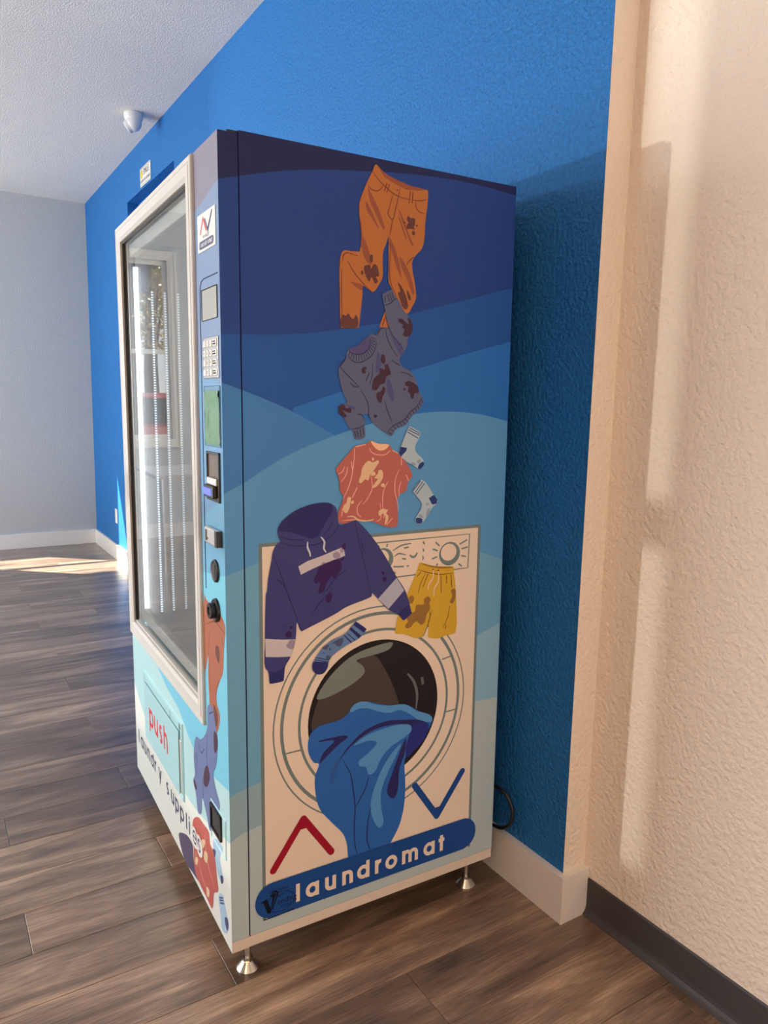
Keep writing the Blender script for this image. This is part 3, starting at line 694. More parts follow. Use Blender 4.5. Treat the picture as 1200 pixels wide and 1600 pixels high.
 ('P','hst',0,[(-575,961),(-553,971),(-520,979),(-490,988),(-465,995),(-460,975),(-479,969),(-511,962),(-542,952),(-569,942)]),
 ('P','hsg',0,[(-472,976),(-473,973),(-476,970),(-480,969),(-484,970),(-488,972),(-491,975),(-491,978),(-491,982),(-488,984),(-484,986),(-480,985),(-476,983),(-473,980)]),
 ('P','hsg',0,[(-464,987),(-465,985),(-466,983),(-468,982),(-470,982),(-471,983),(-472,985),(-473,988),(-473,990),(-471,992),(-470,993),(-468,993),(-466,992),(-465,990)]),
 ('P','hsg',0,[(-510,963),(-509,962),(-510,960),(-512,959),(-514,958),(-516,958),(-518,958),(-519,959),(-519,961),(-519,963),(-517,964),(-515,965),(-513,965),(-511,964)]),
 ('F','hop',0,[(-526,954),(-498,965),(-477,968),(-468,952),(-474,937),(-490,923),(-492,931),(-507,915),(-514,898),(-524,894),(-527,900),(-522,919),(-534,918),(-538,927),(-529,943)]),
 ('F','hop',0,[(-462,1004),(-459,1001),(-462,989),(-469,994)]),
 ('F','hop',0,[(-462,972),(-466,962),(-473,965)]),
 ('P','hop',0,[(-493,879),(-495,874),(-499,871),(-502,870),(-505,871),(-508,874),(-508,879),(-508,884),(-505,889),(-502,893),(-499,894),(-495,893),(-493,890),(-492,885)]),
 ('P','hop',0,[(-589,825),(-590,824),(-591,822),(-592,822),(-594,822),(-595,823),(-596,825),(-597,826),(-596,828),(-595,829),(-594,829),(-592,829),(-591,828),(-590,827)]),
 ('P','hop',0,[(-604,829),(-604,828),(-605,828),(-606,827),(-607,828),(-607,828),(-608,829),(-608,830),(-608,831),(-607,831),(-607,831),(-606,831),(-605,831),(-604,830)]),
 ('P','hop',0,[(-592,810),(-592,807),(-594,804),(-598,803),(-601,804),(-604,806),(-606,809),(-607,812),(-606,815),(-604,817),(-601,818),(-597,818),(-594,816),(-592,813)]),
 ('P','hop',0,[(-356,923),(-357,921),(-358,919),(-359,919),(-361,919),(-362,920),(-363,922),(-364,924),(-364,925),(-363,927),(-361,928),(-359,927),(-358,926),(-357,925)]),
 ('P','hop',0,[(-351,908),(-351,905),(-352,903),(-354,902),(-357,902),(-359,904),(-360,906),(-361,909),(-360,912),(-359,914),(-357,915),(-355,915),(-353,914),(-351,911)]),
 ('P','hst',0,[(-654,809),(-614,801),(-583,797),(-588,776),(-594,759),(-625,763),(-653,768)]),
 ('F','hsg',0,[(-597,797),(-585,795),(-588,776),(-596,777),(-605,786),(-600,792)]),
 ('P','hoc',0,[(-646,733),(-627,730),(-608,738),(-611,707),(-644,705)]),
 ('P','hsw',0,[(-373,863),(-323,908),(-301,875),(-344,835)]),
 ('P','hoc',0,[(-318,820),(-290,838),(-278,817),(-301,801)]),
 ('L','hod',1.4,[(-638.0,728.4),(-637.2,708.7)]),
 ('L','hod',1.4,[(-632.1,728.3),(-631.2,708.5)]),
 ('L','hod',1.4,[(-625.0,729.0),(-624.8,708.3)]),
 ('L','hod',1.4,[(-618.0,730.7),(-618.2,708.1)]),
 ('L','hod',1.4,[(-309.7,821.3),(-297.8,805.1)]),
 ('L','hod',1.4,[(-303.2,824.8),(-291.2,808.6)]),
 ('L','hod',1.4,[(-296.7,829.8),(-286.3,812.3)])]),
('printed_shorts','S',[
 ('F','sh',0,[(-257,938),(-213,925),(-158,918),(-156,916),(-155,901),(-151,877),(-145,749),(-154,744),(-172,744),(-200,740),(-226,746),(-228,748),(-228,779),(-230,780),(-243,754),(-244,752),(-263,750),(-297,765),(-323,771),(-324,773),(-318,809),(-305,842),(-289,869),(-273,902),(-262,927),(-259,937)]),
 ('F','shi',0,[(-257,937),(-213,925),(-158,917),(-181,916),(-226,924)]),
 ('L','shl',1.6,[(-262.0,921.4),(-232.9,911.1),(-198.1,903.0),(-157.5,901.7)]),
 ('L','shl',1.5,[(-218.3,816.5),(-231.1,776.5),(-242.5,751.3)]),
 ('L','shl',1.5,[(-239.7,910.4),(-252.7,888.5),(-260.6,863.1)]),
 ('L','shl',1.5,[(-253.4,914.7),(-264.9,904.4)]),
 ('L','shl',1.5,[(-232.8,908.2),(-247.3,876.2)]),
 ('L','shl',1.5,[(-194.5,899.7),(-192.5,854.9)]),
 ('L','shl',1.5,[(-178.7,898.0),(-177.0,877.0)]),
 ('L','shl',1.5,[(-164.6,899.4),(-161.0,866.1)]),
 ('L','shl',1.5,[(-165.5,818.5),(-171.7,789.1),(-185.2,763.8)]),
 ('L','shl',1.5,[(-174.7,771.4),(-178.0,761.2)]),
 ('L','shl',1.5,[(-264.5,813.8),(-280.6,780.7)]),
 ('L','shl',1.5,[(-226.9,814.6),(-223.8,802.3),(-229.6,785.2)]),
 ('F','shs',0,[(-265,834),(-251,833),(-243,834),(-243,846),(-231,851),(-224,844),(-227,833),(-224,820),(-234,807),(-240,787),(-250,782),(-264,793),(-281,781),(-291,779),(-296,787),(-289,795),(-291,806),(-275,818),(-270,817)]),
 ('P','shs',0,[(-272,846),(-275,842),(-278,840),(-282,839),(-285,841),(-288,844),(-289,848),(-288,853),(-286,857),(-283,859),(-279,860),(-275,858),(-273,855),(-272,851)]),
 ('F','shs',0,[(-163,859),(-150,860),(-150,835),(-159,824),(-166,829),(-159,842)]),
 ('P','shl',0,[(-216,917),(-216,916),(-217,915),(-218,915),(-219,915),(-220,915),(-221,916),(-221,917),(-221,918),(-220,919),(-219,919),(-218,919),(-217,919),(-216,918)]),
 ('P','shl',0,[(-200,913),(-200,912),(-201,911),(-202,911),(-203,911),(-204,912),(-205,912),(-205,914),(-205,915),(-204,915),(-203,916),(-202,915),(-201,915),(-200,914)]),
 ('L','shw',3,[(-217.6,916.8),(-218.7,896.4),(-230.3,880.1),(-231.7,867.0)]),
 ('L','shw',3,[(-201.9,912.3),(-202.8,885.8),(-212.8,869.2),(-214.6,848.7)])]),
('printed_sock','S',[
 ('F','sk',0,[(-432,817),(-430,816),(-404,795),(-404,793),(-423,775),(-445,767),(-467,758),(-494,742),(-500,733),(-504,718),(-515,706),(-530,707),(-541,718),(-542,732),(-536,743),(-528,754),(-515,768),(-494,781),(-468,788),(-454,795)]),
 ('F','skd',0,[(-539,738),(-524,735),(-504,730),(-504,718),(-515,706),(-530,707),(-541,718),(-542,730)]),
 ('L','skd',1.6,[(-534.3,747.1),(-500.0,735.3)]),
 ('L','skd',1.4,[(-536.4,742.4),(-501.5,731.1)]),
 ('P','skd',0,[(-432,817),(-403,794),(-411,787),(-439,810)]),
 ('P','skd',0,[(-444,805),(-417,780),(-424,775),(-449,801)]),
 ('L','skd',1.6,[(-454.3,792.2),(-433.0,771.5)]),
 ('L','skd',2.2,[(-462.0,788.2),(-443.0,767.9)]),
 ('F','skg',0,[(-496,773),(-465,783),(-465,774),(-471,764),(-478,764),(-487,772)]),
 ('P','skg',0,[(-495,761),(-495,760),(-496,759),(-497,758),(-499,758),(-500,759),(-501,760),(-501,762),(-501,763),(-500,764),(-499,764),(-497,764),(-496,763),(-495,762)]),
 ('P','skg',0,[(-512,755),(-512,754),(-513,753),(-514,753),(-514,753),(-515,754),(-516,754),(-516,755),(-516,756),(-515,756),(-514,756),(-514,756),(-513,756),(-512,755)]),
 ('P','skg',0,[(-496,741),(-496,738),(-498,737),(-501,736),(-504,737),(-506,738),(-508,740),(-509,743),(-508,745),(-506,747),(-504,747),(-501,747),(-498,745),(-496,743)]),
 ('F','skg',0,[(-518,767),(-500,772),(-507,761)])]),
('printed_chevron','S',[
 ('K','red',17,[(-639,256),(-564,362),(-492,257)])]),
('printed_chevron','S',[
 ('K','nv',17,[(-258,363),(-188,261),(-111,365)])]),
('printed_trousers','D',[
 ('F','or2',0,[(-151,882),(-136,872),(-76,875),(-7,848),(-6,833),(-18,791),(-28,737),(-50,711),(-74,679),(-76,650),(-55,629),(-65,597),(-104,561),(-143,560),(-131,624),(-137,696),(-130,747),(-165,691)]),
 ('L','ord',2.2,[(-140.3,815.9),(-78.4,837.4),(-8.5,829.5)]),
 ('L','ord',2.2,[(-117.7,807.8),(-129.8,746.8),(-121.0,652.6)]),
 ('L','ord',2.2,[(-29.9,814.3),(-21.2,798.7)]),
 ('L','ord',2.2,[(-57.7,708.6),(-82.3,666.7)]),
 ('F','stn',0,[(-75,783),(-53,787),(-47,773),(-55,749),(-76,764)]),
 ('F','stn',0,[(-99,641),(-70,623),(-80,591),(-96,613)])]),
('printed_sweater','D',[
 ('F','sw2',0,[(-252,498),(-214,507),(-177,532),(-152,564),(-149,613),(-131,626),(-111,630),(-82,582),(-76,554),(-91,495),(-114,463),(-92,431),(-69,411),(-79,385),(-150,303),(-174,330),(-208,358),(-221,311),(-249,299),(-265,341),(-286,366),(-270,390),(-276,434)]),
 ('L','swd',2.2,[(-234.1,486.2),(-207.7,475.3),(-179.3,498.7)]),
 ('L','swd',2.2,[(-255.3,454.4),(-250.5,399.5)]),
 ('L','swd',2.2,[(-150.2,543.5),(-163.1,484.0),(-140.7,440.0)]),
 ('L','swd',2.2,[(-203.8,410.2),(-198.6,362.2)]),
 ('L','swd',2.2,[(-137.6,601.6),(-103.6,619.9)]),
 ('F','sts',0,[(-184,442),(-156,466),(-140,446),(-169,405),(-195,403)]),
 ('F','sts',0,[(-99,575),(-78,573),(-77,543),(-99,523)]),
 ('F','sts',0,[(-281,374),(-262,371),(-254,358),(-273,354)])]),
('printed_tee','D',[
 ('F','te2',0,[(-302,245),(-251,285),(-204,291),(-160,293),(-153,268),(-120,259),(-106,218),(-95,180),(-127,155),(-147,101),(-191,102),(-247,103),(-294,117),(-297,187)]),
 ('L','tel',2.2,[(-267.9,192.0),(-234.1,140.4),(-181.0,120.4)]),
 ('L','tel',2.2,[(-196.9,266.6),(-174.8,204.8),(-125.4,172.3)]),
 ('L','tel',2.2,[(-279.1,173.6),(-272.6,135.3)]),
 ('F','teb',0,[(-217,244),(-193,252),(-209,225),(-238,215)]),
 ('F','teb',0,[(-200,222),(-173,229),(-184,199),(-206,198)]),
 ('F','teb',0,[(-280,161),(-260,166),(-272,142),(-288,138)]),
 ('F','teb',0,[(-189,133),(-166,136),(-173,114),(-189,110)])]),
('printed_hoodie','D',[
 ('F','ho2',0,[(-451,127),(-404,158),(-349,177),(-308,175),(-302,136),(-284,110),(-252,106),(-316,94),(-400,85)])]),
('printed_sock','D',[
 ('F','so2',0,[(-126,292),(-100,309),(-52,312),(-78,273),(-64,249),(-54,230),(-70,215),(-97,229),(-120,248)]),
 ('F','soh2',0,[(-76,230),(-56,240),(-54,229),(-70,215)]),
 ('F','soh2',0,[(-129,268),(-107,275),(-117,253),(-130,253)])]),
('printed_sock','D',[
 ('F','so2',0,[(-92,171),(-59,192),(-45,174),(-30,156),(-20,141),(-40,108),(-73,100),(-79,124)]),
 ('F','soh2',0,[(-50,141),(-27,153),(-22,140),(-32,120),(-44,125)]),
 ('L','soh2',3,[(-87.7,168.1),(-59.5,184.9)]),
 ('L','soh2',3,[(-84.8,163.3),(-56.7,179.7)]),
 ('L','soh2',3,[(-81.9,158.0),(-53.9,174.4)])])]
WAVES = {'b1':[(-739,1740),(-696,1752),(-621,1772),(-527,1791),(-434,1803),(-334,1815),(-230,1822),(-116,1823),(-1,1816)],'b2':[(-737,1448),(-690,1450),(-618,1454),(-526,1464),(-431,1482),(-378,1492),(-302,1516),(-184,1549),(-106,1571),(-6,1600)],'b3':[(-595,1301),(-476,1339),(-283,1394),(-141,1435),(-1,1472)],'wl':[(-737,1353),(-691,1338),(-595,1301),(-486,1246)],'h4':[(-738,1129),(-697,1149),(-601,1203),(-486,1245),(-395,1271),(-281,1293),(-191,1299),(-95,1294),(-2,1276)],'h5':[(-736,957),(-693,969),(-657,980),(-425,1013),(-79,949),(3,919)],'r6':[(-166,697),(-81,726),(-2,752)],'l6':[(-739,461),(-707,472),(-663,480),(-521,508)],'r7':[(-161,539),(-80,549),(1,547)],'l7':[(-740,354),(-709,369),(-662,377),(-521,413)],'f0':[(-156,1713),(-95,1722),(-43,1734),(3,1740)],'f6':[(-706,553),(-557,516),(-429,498),(-345,461),(-276,439),(-132,446),(2,464)],'f7':[(-1013,399),(-852,326),(-647,274),(-431,287),(-249,298),(-4,352)]}

# ------------------------------------------------------------------ print colours
ES = (0.90, 0.67, 0.49)          # warm light on the printed side when the colours were read off
EF = (0.80, 0.88, 0.92)          # cool light on the front
INK = dict(
 n0=(36, 38, 68), n1=(38, 60, 108), n2=(38, 76, 126), n3=(46, 98, 150), n3w=(66, 112, 150), n4=(88, 134, 160), n5=(108, 146, 158), n6r=(136, 160, 160), n6=(140, 153, 146), n7r=(174, 170, 154), n7=(174, 170, 154),
 gy=(112, 112, 100), wh=(226, 186, 151), blk=(34, 25, 24), dr=(72, 55, 48), shn=(116, 112, 96), hl=(98, 90, 84),
 tw=(44, 88, 140), twl=(84, 128, 160), twd=(42, 34, 74), twb=(40, 42, 98), tws=(50, 78, 122),
 ho=(62, 55, 94), hoi=(44, 36, 78), hod=(40, 33, 74), hop=(56, 26, 68), hoc=(46, 42, 84), hst=(194, 168, 154), hsg=(150, 124, 126), hsw=(172, 156, 152), str=(196, 180, 170),
 sh=(204, 146, 40), shi=(152, 98, 30), shl=(92, 58, 26), shs=(146, 95, 42), shw=(226, 172, 136),
 sk=(96, 112, 138), skd=(42, 40, 82), skg=(72, 74, 92),
 te=(178, 90, 74), ten=(236, 168, 122), tel=(232, 150, 122), teb=(218, 164, 116),
 so=(168, 168, 160), soh=(42, 54, 96), sog=(138, 142, 142),
 sw=(92, 88, 102), swi=(84, 70, 100), swd=(46, 44, 66), sws=(78, 72, 100), sts=(70, 42, 50),
 red=(152, 18, 34), nv=(28, 64, 110), ink=(14, 14, 24), cream=(214, 178, 146),
 **{'or': (178, 98, 48)}, orl=(150, 74, 46), ors=(146, 74, 48), ord=(112, 52, 38), stn=(98, 54, 46))
INKF = dict(f0=(112, 116, 140), f1=(104, 134, 176), f2=(92, 146, 192), f3=(92, 160, 200), f5=(104, 186, 218), f6=(158, 204, 214), f7=(206, 222, 222),  # upper front bands paler than the side print: grazing sheen in the colour
 or2=(150, 90, 66), sw2=(92, 112, 160), te2=(172, 88, 84), ho2=(70, 66, 100), so2=(150, 190, 220), soh2=(52, 66, 118), pr=(196, 36, 52), nvf=(44, 60, 104), wf=(225, 232, 232))
MATS = {}
def ink(k):
    if k not in MATS:
        if k in INKF:
            MATS[k] = mat('print_' + k, srgb(*INKF[k], EF), 0.36, spec=0.5)
        else:
            MATS[k] = mat('print_' + k, srgb(*INK[k], ES), 0.5, spec=0.18)
    return MATS[k]

# ------------------------------------------------------------------ the vending machine
FY, SB = -0.7388, -0.6965            # front of the door; plane between door and cabinet (local)
WID, ZB, ZT, ZK = 0.985, 0.085, 1.830, 0.112
vm = empty('vending_machine', (0, -0.0682, 0))
vm.rotation_euler = (0.00713, -0.00141, -0.03403)
tag(vm, 'tall glass-front vending machine wrapped in blue laundry artwork', 'vending machine')

def smooth_closed(pts, n=4):
    out = []
    k = len(pts)
    for i in range(k):
        p0, p1, p2, p3 = [Vector(pts[(i + j) % k]) for j in (-1, 0, 1, 2)]
        d0, d1, d2 = [max((b - a).length, 1e-6) ** 0.5 for a, b in ((p0, p1), (p1, p2), (p2, p3))]
        for s_ in range(n):
            out.append(catmull(p0, p1, p2, p3, d0, d1, d2, s_ / n))
    return out
def catmull(p0, p1, p2, p3, d0, d1, d2, t):
    t0, t1, t2, t3 = 0, d0, d0 + d1, d0 + d1 + d2
    t = t1 + (t2 - t1) * t
    L_ = lambda a, b, ta, tb: a * ((tb - t) / (tb - ta)) + b * ((t - ta) / (tb - ta))
    a1, a2, a3 = L_(p0, p1, t0, t1), L_(p1, p2, t1, t2), L_(p2, p3, t2, t3)
    return L_(L_(a1, a2, t0, t2), L_(a2, a3, t1, t3), t1, t2)
def smooth_open(pts, n=5):
    if len(pts) < 3:
        return [Vector(p) for p in pts]
    q = [2 * Vector(pts[0]) - Vector(pts[1])] + [Vector(p) for p in pts] + [2 * Vector(pts[-1]) - Vector(pts[-2])]
    out = []
    for i in range(1, len(q) - 2):
        d = [max((q[i + j + 1] - q[i + j]).length, 1e-6) ** 0.5 for j in (-1, 0, 1)]
        for s_ in range(n):
            out.append(catmull(q[i - 1], q[i], q[i + 1], q[i + 2], *d, s_ / n))
    out.append(q[-2])
    return out

class Flat:
    """flat shapes printed on a plane; pos(u, w, lift) gives the 3-D point"""
    def __init__(s, pos, base):
        s.mb, s.pos, s.lift, s.keys = MB(), pos, base, []
    def mi(s, key):
        if key not in s.keys:
            s.keys.append(key)
        return s.keys.index(key)
    def fill(s, key, pts):
        pts = [Vector((p[0], p[1])) for p in pts]
        tris = tessellate_polygon([[Vector((p.x, p.y, 0)) for p in pts]])
        for t in tris:
            a, b, c = [pts[j] for j in t]
            if (b - a).cross(c - a) < 0 if hasattr(Vector((0, 0)), 'cross') else False:
                b, c = c, b
            s.mb.face([s.pos(p.x, p.y, s.lift) for p in (a, b, c)], s.mi(key))
        s.lift += 0.000012
    def line(s, key, pts, w, taper=True, caps=False):
        pts = [Vector((p[0], p[1])) for p in pts]
        n = len(pts)
        Lp, Rp = [], []
        for k, p in enumerate(pts):
            d = pts[min(k + 1, n - 1)] - pts[max(k - 1, 0)]
            d = d.normalized() if d.length > 1e-9 else Vector((1, 0))
            nn = Vector((-d.y, d.x))
            h = w / 2
            if 0 < k < n - 1:
                e1 = (p - pts[k - 1]).normalized()
                c = max(0.5, nn.dot(Vector((-e1.y, e1.x))))
                h /= c
            if taper and n > 2:
                h *= 0.55 + 0.45 * math.sin(math.pi * (k / (n - 1)))
            Lp.append(p + nn * h); Rp.append(p - nn * h)
        for k in range(n - 1):
            s.mb.face([s.pos(q.x, q.y, s.lift) for q in (Lp[k], Rp[k], Rp[k + 1], Lp[k + 1])], s.mi(key))
        if caps:
            for p in (pts[0], pts[-1]):
                s.lift += 0.000012
                s.disc(key, p.x, p.y, w / 2, w / 2, keep=True)
        s.lift += 0.000012
    def disc(s, key, x, y, rx, ry, n=28, keep=False):
        s.mb.face([s.pos(x + rx * math.cos(t), y + ry * math.sin(t), s.lift) for t in [2 * math.pi * j / n for j in range(n)]], s.mi(key))
        if not keep:
            s.lift += 0.000012
    def ring(s, key, x, y, r, w, n=72, a0=0.0, a1=2 * math.pi):
        for j in range(n):
            ta, tb = a0 + (a1 - a0) * j / n, a0 + (a1 - a0) * (j + 1) / n
            s.mb.face([s.pos(x + q * math.cos(t), y + q * math.sin(t), s.lift) for q, t in ((r - w / 2, ta), (r + w / 2, ta), (r + w / 2, tb), (r - w / 2, tb))], s.mi(key))
        s.lift += 0.000012
    def rect(s, key, x0, y0, x1, y1):
        s.mb.face([s.pos(x, y, s.lift) for x, y in ((x0, y0), (x1, y0), (x1, y1), (x0, y1))], s.mi(key))
        s.lift += 0.000012
    def rrect(s, key, x0, y0, x1, y1, r, n=6):
        pts = []
        for cx, cy, a in ((x1 - r, y0 + r, -90), (x1 - r, y1 - r, 0), (x0 + r, y1 - r, 90), (x0 + r, y0 + r, 180)):
            for j in range(n + 1):
                t = R(a + 90 * j / n)
                pts.append((cx + r * math.cos(t), cy + r * math.sin(t)))
        s.mb.face([s.pos(x, y, s.lift) for x, y in pts], s.mi(key))
        s.lift += 0.000012
    def build(s, name, parent):
        return s.mb.build(name, [ink(k) for k in s.keys], parent)

SIDE = lambda u, w, h: (h, u, w)                   # printed side: u along depth, w up
FRONT = lambda u, w, h: (u, FY - h, w)             # front of the door

# geometric round lettering, x-height 1
def glyph(ch, w):
    """strokes of one letter: list of polylines; returns (strokes, dots, advance)"""
    h = w / 2
    def arc(cx, cy, r, a0, a1, n=16, sx_=1.0):
        return [(cx + sx_ * r * math.cos(R(a0 + (a1 - a0) * j / n)), cy + r * math.sin(R(a0 + (a1 - a0) * j / n))) for j in range(n + 1)]
    r = 0.5 - h
    k = 0.94
    o = arc(0.5 * k, 0.5, r, 0, 360, 28, k)
    A_ = 1.25
    nw = 0.80
    if ch == 'a': return [o, [(k - h, 0), (k - h, 1)]], [], k
    if ch == 'd': return [o, [(k - h, 0), (k - h, A_)]], [], k
    if ch == 'p': return [o, [(h, -.36), (h, 1)]], [], k
    if ch == 'o': return [o], [], k
    if ch == 'e': return [arc(0.5 * k, 0.5, r, -35, -360, 24, k) , [(h, .5), (k - h, .5)]], [], k
    if ch == 'l': return [[(h, 0), (h, A_)]], [], w
    if ch == 'i': return [[(h, 0), (h, 1)]], [(h, 1.28)], w
    q = nw / 2 - h
    if ch == 'u': return [[(h, 1)] + arc(nw / 2, h + q, q, 180, 360, 12) + [(nw - h, 1)], [(nw - h, 0), (nw - h, 1)]], [], nw
    if ch in 'nh': return [[(h, 0), (h, 1 if ch == 'n' else A_)], arc(nw / 2, 1 - h - q, q, 180, 0, 12) + [(nw - h, 0)]], [], nw
    if ch == 'm':
        q = 0.36 - h * 0.75
        return [[(h, 0), (h, 1)], arc(h + q, 1 - h - q, q, 180, 0, 10) + [(h + 2 * q, 0)], arc(h + 3 * q, 1 - h - q, q, 180, 0, 10) + [(h + 4 * q, 0)]], [], w + 4 * q
    if ch == 'r': return [[(h, 0), (h, 1)], arc(0.42, 0.62, 0.38 - h, 180, 75, 8)], [], 0.5
    if ch == 't': return [[(0.25, 0), (0.25, 1.22)], [(0, 0.86), (0.5, 0.86)]], [], 0.5
    if ch == 's': return [arc(0.31, 0.72, 0.28 - h, 40, 270, 10, 1.1) + arc(0.31, 0.27, 0.28 - h, 90, -140, 10, 1.1)], [], 0.62
    if ch == 'y': return [[(0.04, 1), (0.40, 0.1)], [(0.76, 1), (0.30, -0.36)]], [], 0.8
    return [], [], 0.5

def lettering(fl_, key, text, lefts, base, xh, w):
    for ch, x in zip(text, lefts):
        st, dots, adv = glyph(ch, w)
        for p in st:
            fl_.line(key, [(x + a * xh, base + b * xh) for a, b in p], w * xh, taper=False)
        for a, b in dots:
            fl_.disc(key, x + a * xh, base + b * xh, w * xh * .62, w * xh * .62, 14, keep=True)
    fl_.lift += 0.000012

def letters(pos, base, parent, key, text, lefts, z0, xh, w):
    """every letter of a printed word as a piece of its own"""
    for ch, x in zip(text, lefts):
        f1 = Flat(pos, base)
        lettering(f1, key, ch, [x], z0, xh, w)
        f1.build('letter', parent)

def text_mesh(name, body, size, parent, matl, loc, rot, align='CENTER', extrude=0.0):
    cu = bpy.data.curves.new(name, 'FONT')
    cu.body = body; cu.size = size; cu.align_x = align; cu.align_y = 'CENTER'; cu.extrude = extrude
    cu.resolution_u = 3
    o = bpy.data.objects.new(name, cu)
    COLL.objects.link(o)
    dg = bpy.context.evaluated_depsgraph_get()
    me = bpy.data.meshes.new_from_object(o.evaluated_get(dg))
    bpy.data.objects.remove(o)
    m_ = bpy.data.objects.new(name, me)
    me.materials.clear(); me.materials.append(matl)
    COLL.objects.link(m_)
    m_.parent = parent
    m_.location = loc
    m_.rotation_euler = rot
    return m_

# --- cabinet shell (open at the front)
M_BODY = ink('n0')
cb = MB()
BK = -0.002
cb.box((-WID, SB, ZK), (-WID + .03, BK, ZT + .006)); cb.box((-.03, SB, ZK), (0, BK, ZT + .006))
cb.box((-WID + .03, SB, ZT - .03), (-.03, BK, ZT + .006)); cb.box((-WID + .03, BK - .03, ZK), (-.03, BK, ZT - .03))
cb.box((-WID + .03, SB, ZK), (-.03, BK - .03, ZK + .03))
cabinet = cb.build('cabinet', M_BODY, vm)
sk_ = MB(); sk_.box((-WID, FY + .001, ZB), (-.0005, BK, ZK - .0005), bevel=.0015)
sk_.build('bottom_skirt', ink('cream'), vm)
li = MB()
li.face([(-WID + .032, SB, .55), (-WID + .032, BK - .032, .55), (-WID + .032, BK - .032, ZT - .032), (-WID + .032, SB, ZT - .032)])
li.box((-WID + .034, BK - .04, .55), (-.17, BK - .034, ZT - .034))
li.box((-.175, SB + .01, .55), (-.17, BK - .04, ZT - .034))
li.box((-WID + .034, SB + .01, ZT - .04), (-.17, BK - .04, ZT - .034))
li.box((-WID + .034, SB + .01, .545), (-.17, BK - .04, .55))
li.build('liner', M_LINER, vm)
for zt_ in (0.78, 1.0, 1.22, 1.44):
    sh = MB(); sh.box((-WID + .04, SB + .30, zt_), (-.18, BK - .05, zt_ + .012)); sh.box((-WID + .04, SB + .295, zt_ - .02), (-.18, SB + .30, zt_ + .03))
    sh.build('shelf_tray', M_ALU, vm)

# --- artwork background on side: hills one over the other
def poly_below(line, x0, x1, zbot):
    pts = sorted([(a / 1000, b / 1000) for a, b in line])
    sm = smooth_open(pts, 6)
    def at(x):
        if x <= sm[0].x:
            a, b = sm[0], sm[1]
        elif x >= sm[-1].x:
            a, b = sm[-2], sm[-1]
        else:
            for a, b in zip(sm[:-1], sm[1:]):
                if a.x <= x <= b.x:
                    break
        return a.y + (b.y - a.y) * (x - a.x) / max(1e-6, b.x - a.x)
    n = 24
    xs_ = [x0 + (x1 - x0) * j / n for j in range(n + 1)]
    return [(x0, zbot)] + [(x, max(zbot, at(x))) for x in xs_] + [(x1, zbot)], at
def hills(fl_, x0, x1):
    for key, nm, lo, hi in (('n1', 'b1', None, None), ('n2', 'b2', None, None), ('n3', 'b3', -.585, None), ('n3w', 'wl', None, -.44), ('n4', 'h4', None, None), ('n5', 'h5', None, None), ('n6r', 'r6', -.2, None), ('n7r', 'r7', -.2, None), ('n6', 'l6', None, -.4), ('n7', 'l7', None, -.4)):
        a, b = max(x0, lo if lo is not None else x0), min(x1, hi if hi is not None else x1)
        if b <= a:
            continue
        p, _ = poly_below(WAVES[nm], a, b, ZK + .0005)
        q = p[1:-1]
        for u, v in zip(q[:-1], q[1:]):
            fl_.mb.face([fl_.pos(*c, fl_.lift) for c in ((u[0], ZK + .0005), (v[0], ZK + .0005), v, u)], fl_.mi(key))
        fl_.lift += 0.000012
fs = Flat(SIDE, 0.00003); hills(fs, SB + .001, BK); fs.rect('n7r', -.42, ZK + .0005, -.15, .30); fs.build('side_artwork', cabinet)

# --- door: lower panel, right control column, slim left and top rails
WX0, WX1, WZ0_, WZ1_ = -0.980, -0.162, 0.564, 1.828
d_ = MB()
d_.box((-WID, FY, ZB), (0, SB - .002, 0.60)); d_.box((WX1 - .02, FY, 0.60), (0, SB - .002, ZT));
door = d_.build('door', ink('f5'), vm)
d_ = MB(); d_.box((-WID, FY, 0.60), (-WID + .02, SB - .002, ZT)); d_.box((-WID + .02, FY, ZT - .02), (WX1 - .02, SB - .002, ZT)); d_.build('door_rail', M_FRAME, door)
fs = Flat(lambda u, w, h: (h, u, w), 0.00003)
fs.rect('n0', FY, ZB, SB - .002, ZT)
hills(fs, FY, SB - .002)
fs.rect('cream', FY, ZB, SB - .002, ZK)
fs.build('door_edge_artwork', door)
hb_ = MB(); hb_.box((-.07, SB - .02, ZT), (-.01, SB + .012, ZT + .008), bevel=.002); hb_.build('hinge_cap', M_BLACK, vm)
# front artwork
ff = Flat(FRONT, 0.00003)
def front_fill(key, x0, x1, z0, z1):
    ff.rect(key, x0, z0, x1, z1)
front_fill('f0', WX1 - .02, 0, 1.60, ZT)
def fbelow(key, nm, x0, x1, zb_):
    p, _ = poly_below(WAVES[nm], x0, x1, zb_)
    q = p[1:-1]
    for u, v in zip(q[:-1], q[1:]):
        ff.mb.face([ff.pos(*c, ff.lift) for c in ((u[0], zb_), (v[0], zb_), v, u)], ff.mi(key))
    ff.lift += 0.000012
fbelow('f1', 'f0', WX1 - .02, 0, 1.0)
ff.fill('f2', [(WX1 - .02, 0.9), (0, 0.9), (0, 1.35), (WX1 - .02, 1.39)])
ff.fill('f3', [(WX1 - .02, 0.5), (0, 0.5), (0, 1.12), (WX1 - .02, 1.05)])
ff.fill('f5', [(WX1 - .02, 0.5), (0, 0.5), (0, .955), (WX1 - .02, .93)])
ff.rect('f5', -WID, ZB, 0, 0.60)
ff.fill('f6', [(-WID, ZB), (-.03, ZB), (0, ZB), (0, .476), (-.115, .458), (-.258, .449), (-.325, .471), (-.408, .508), (-.535, .525), (-.681, .561), (-.70, .60), (-WID, .60)])
fbelow('f7', 'f7', -WID, 0, ZB)
ff.build('front_artwork', door)

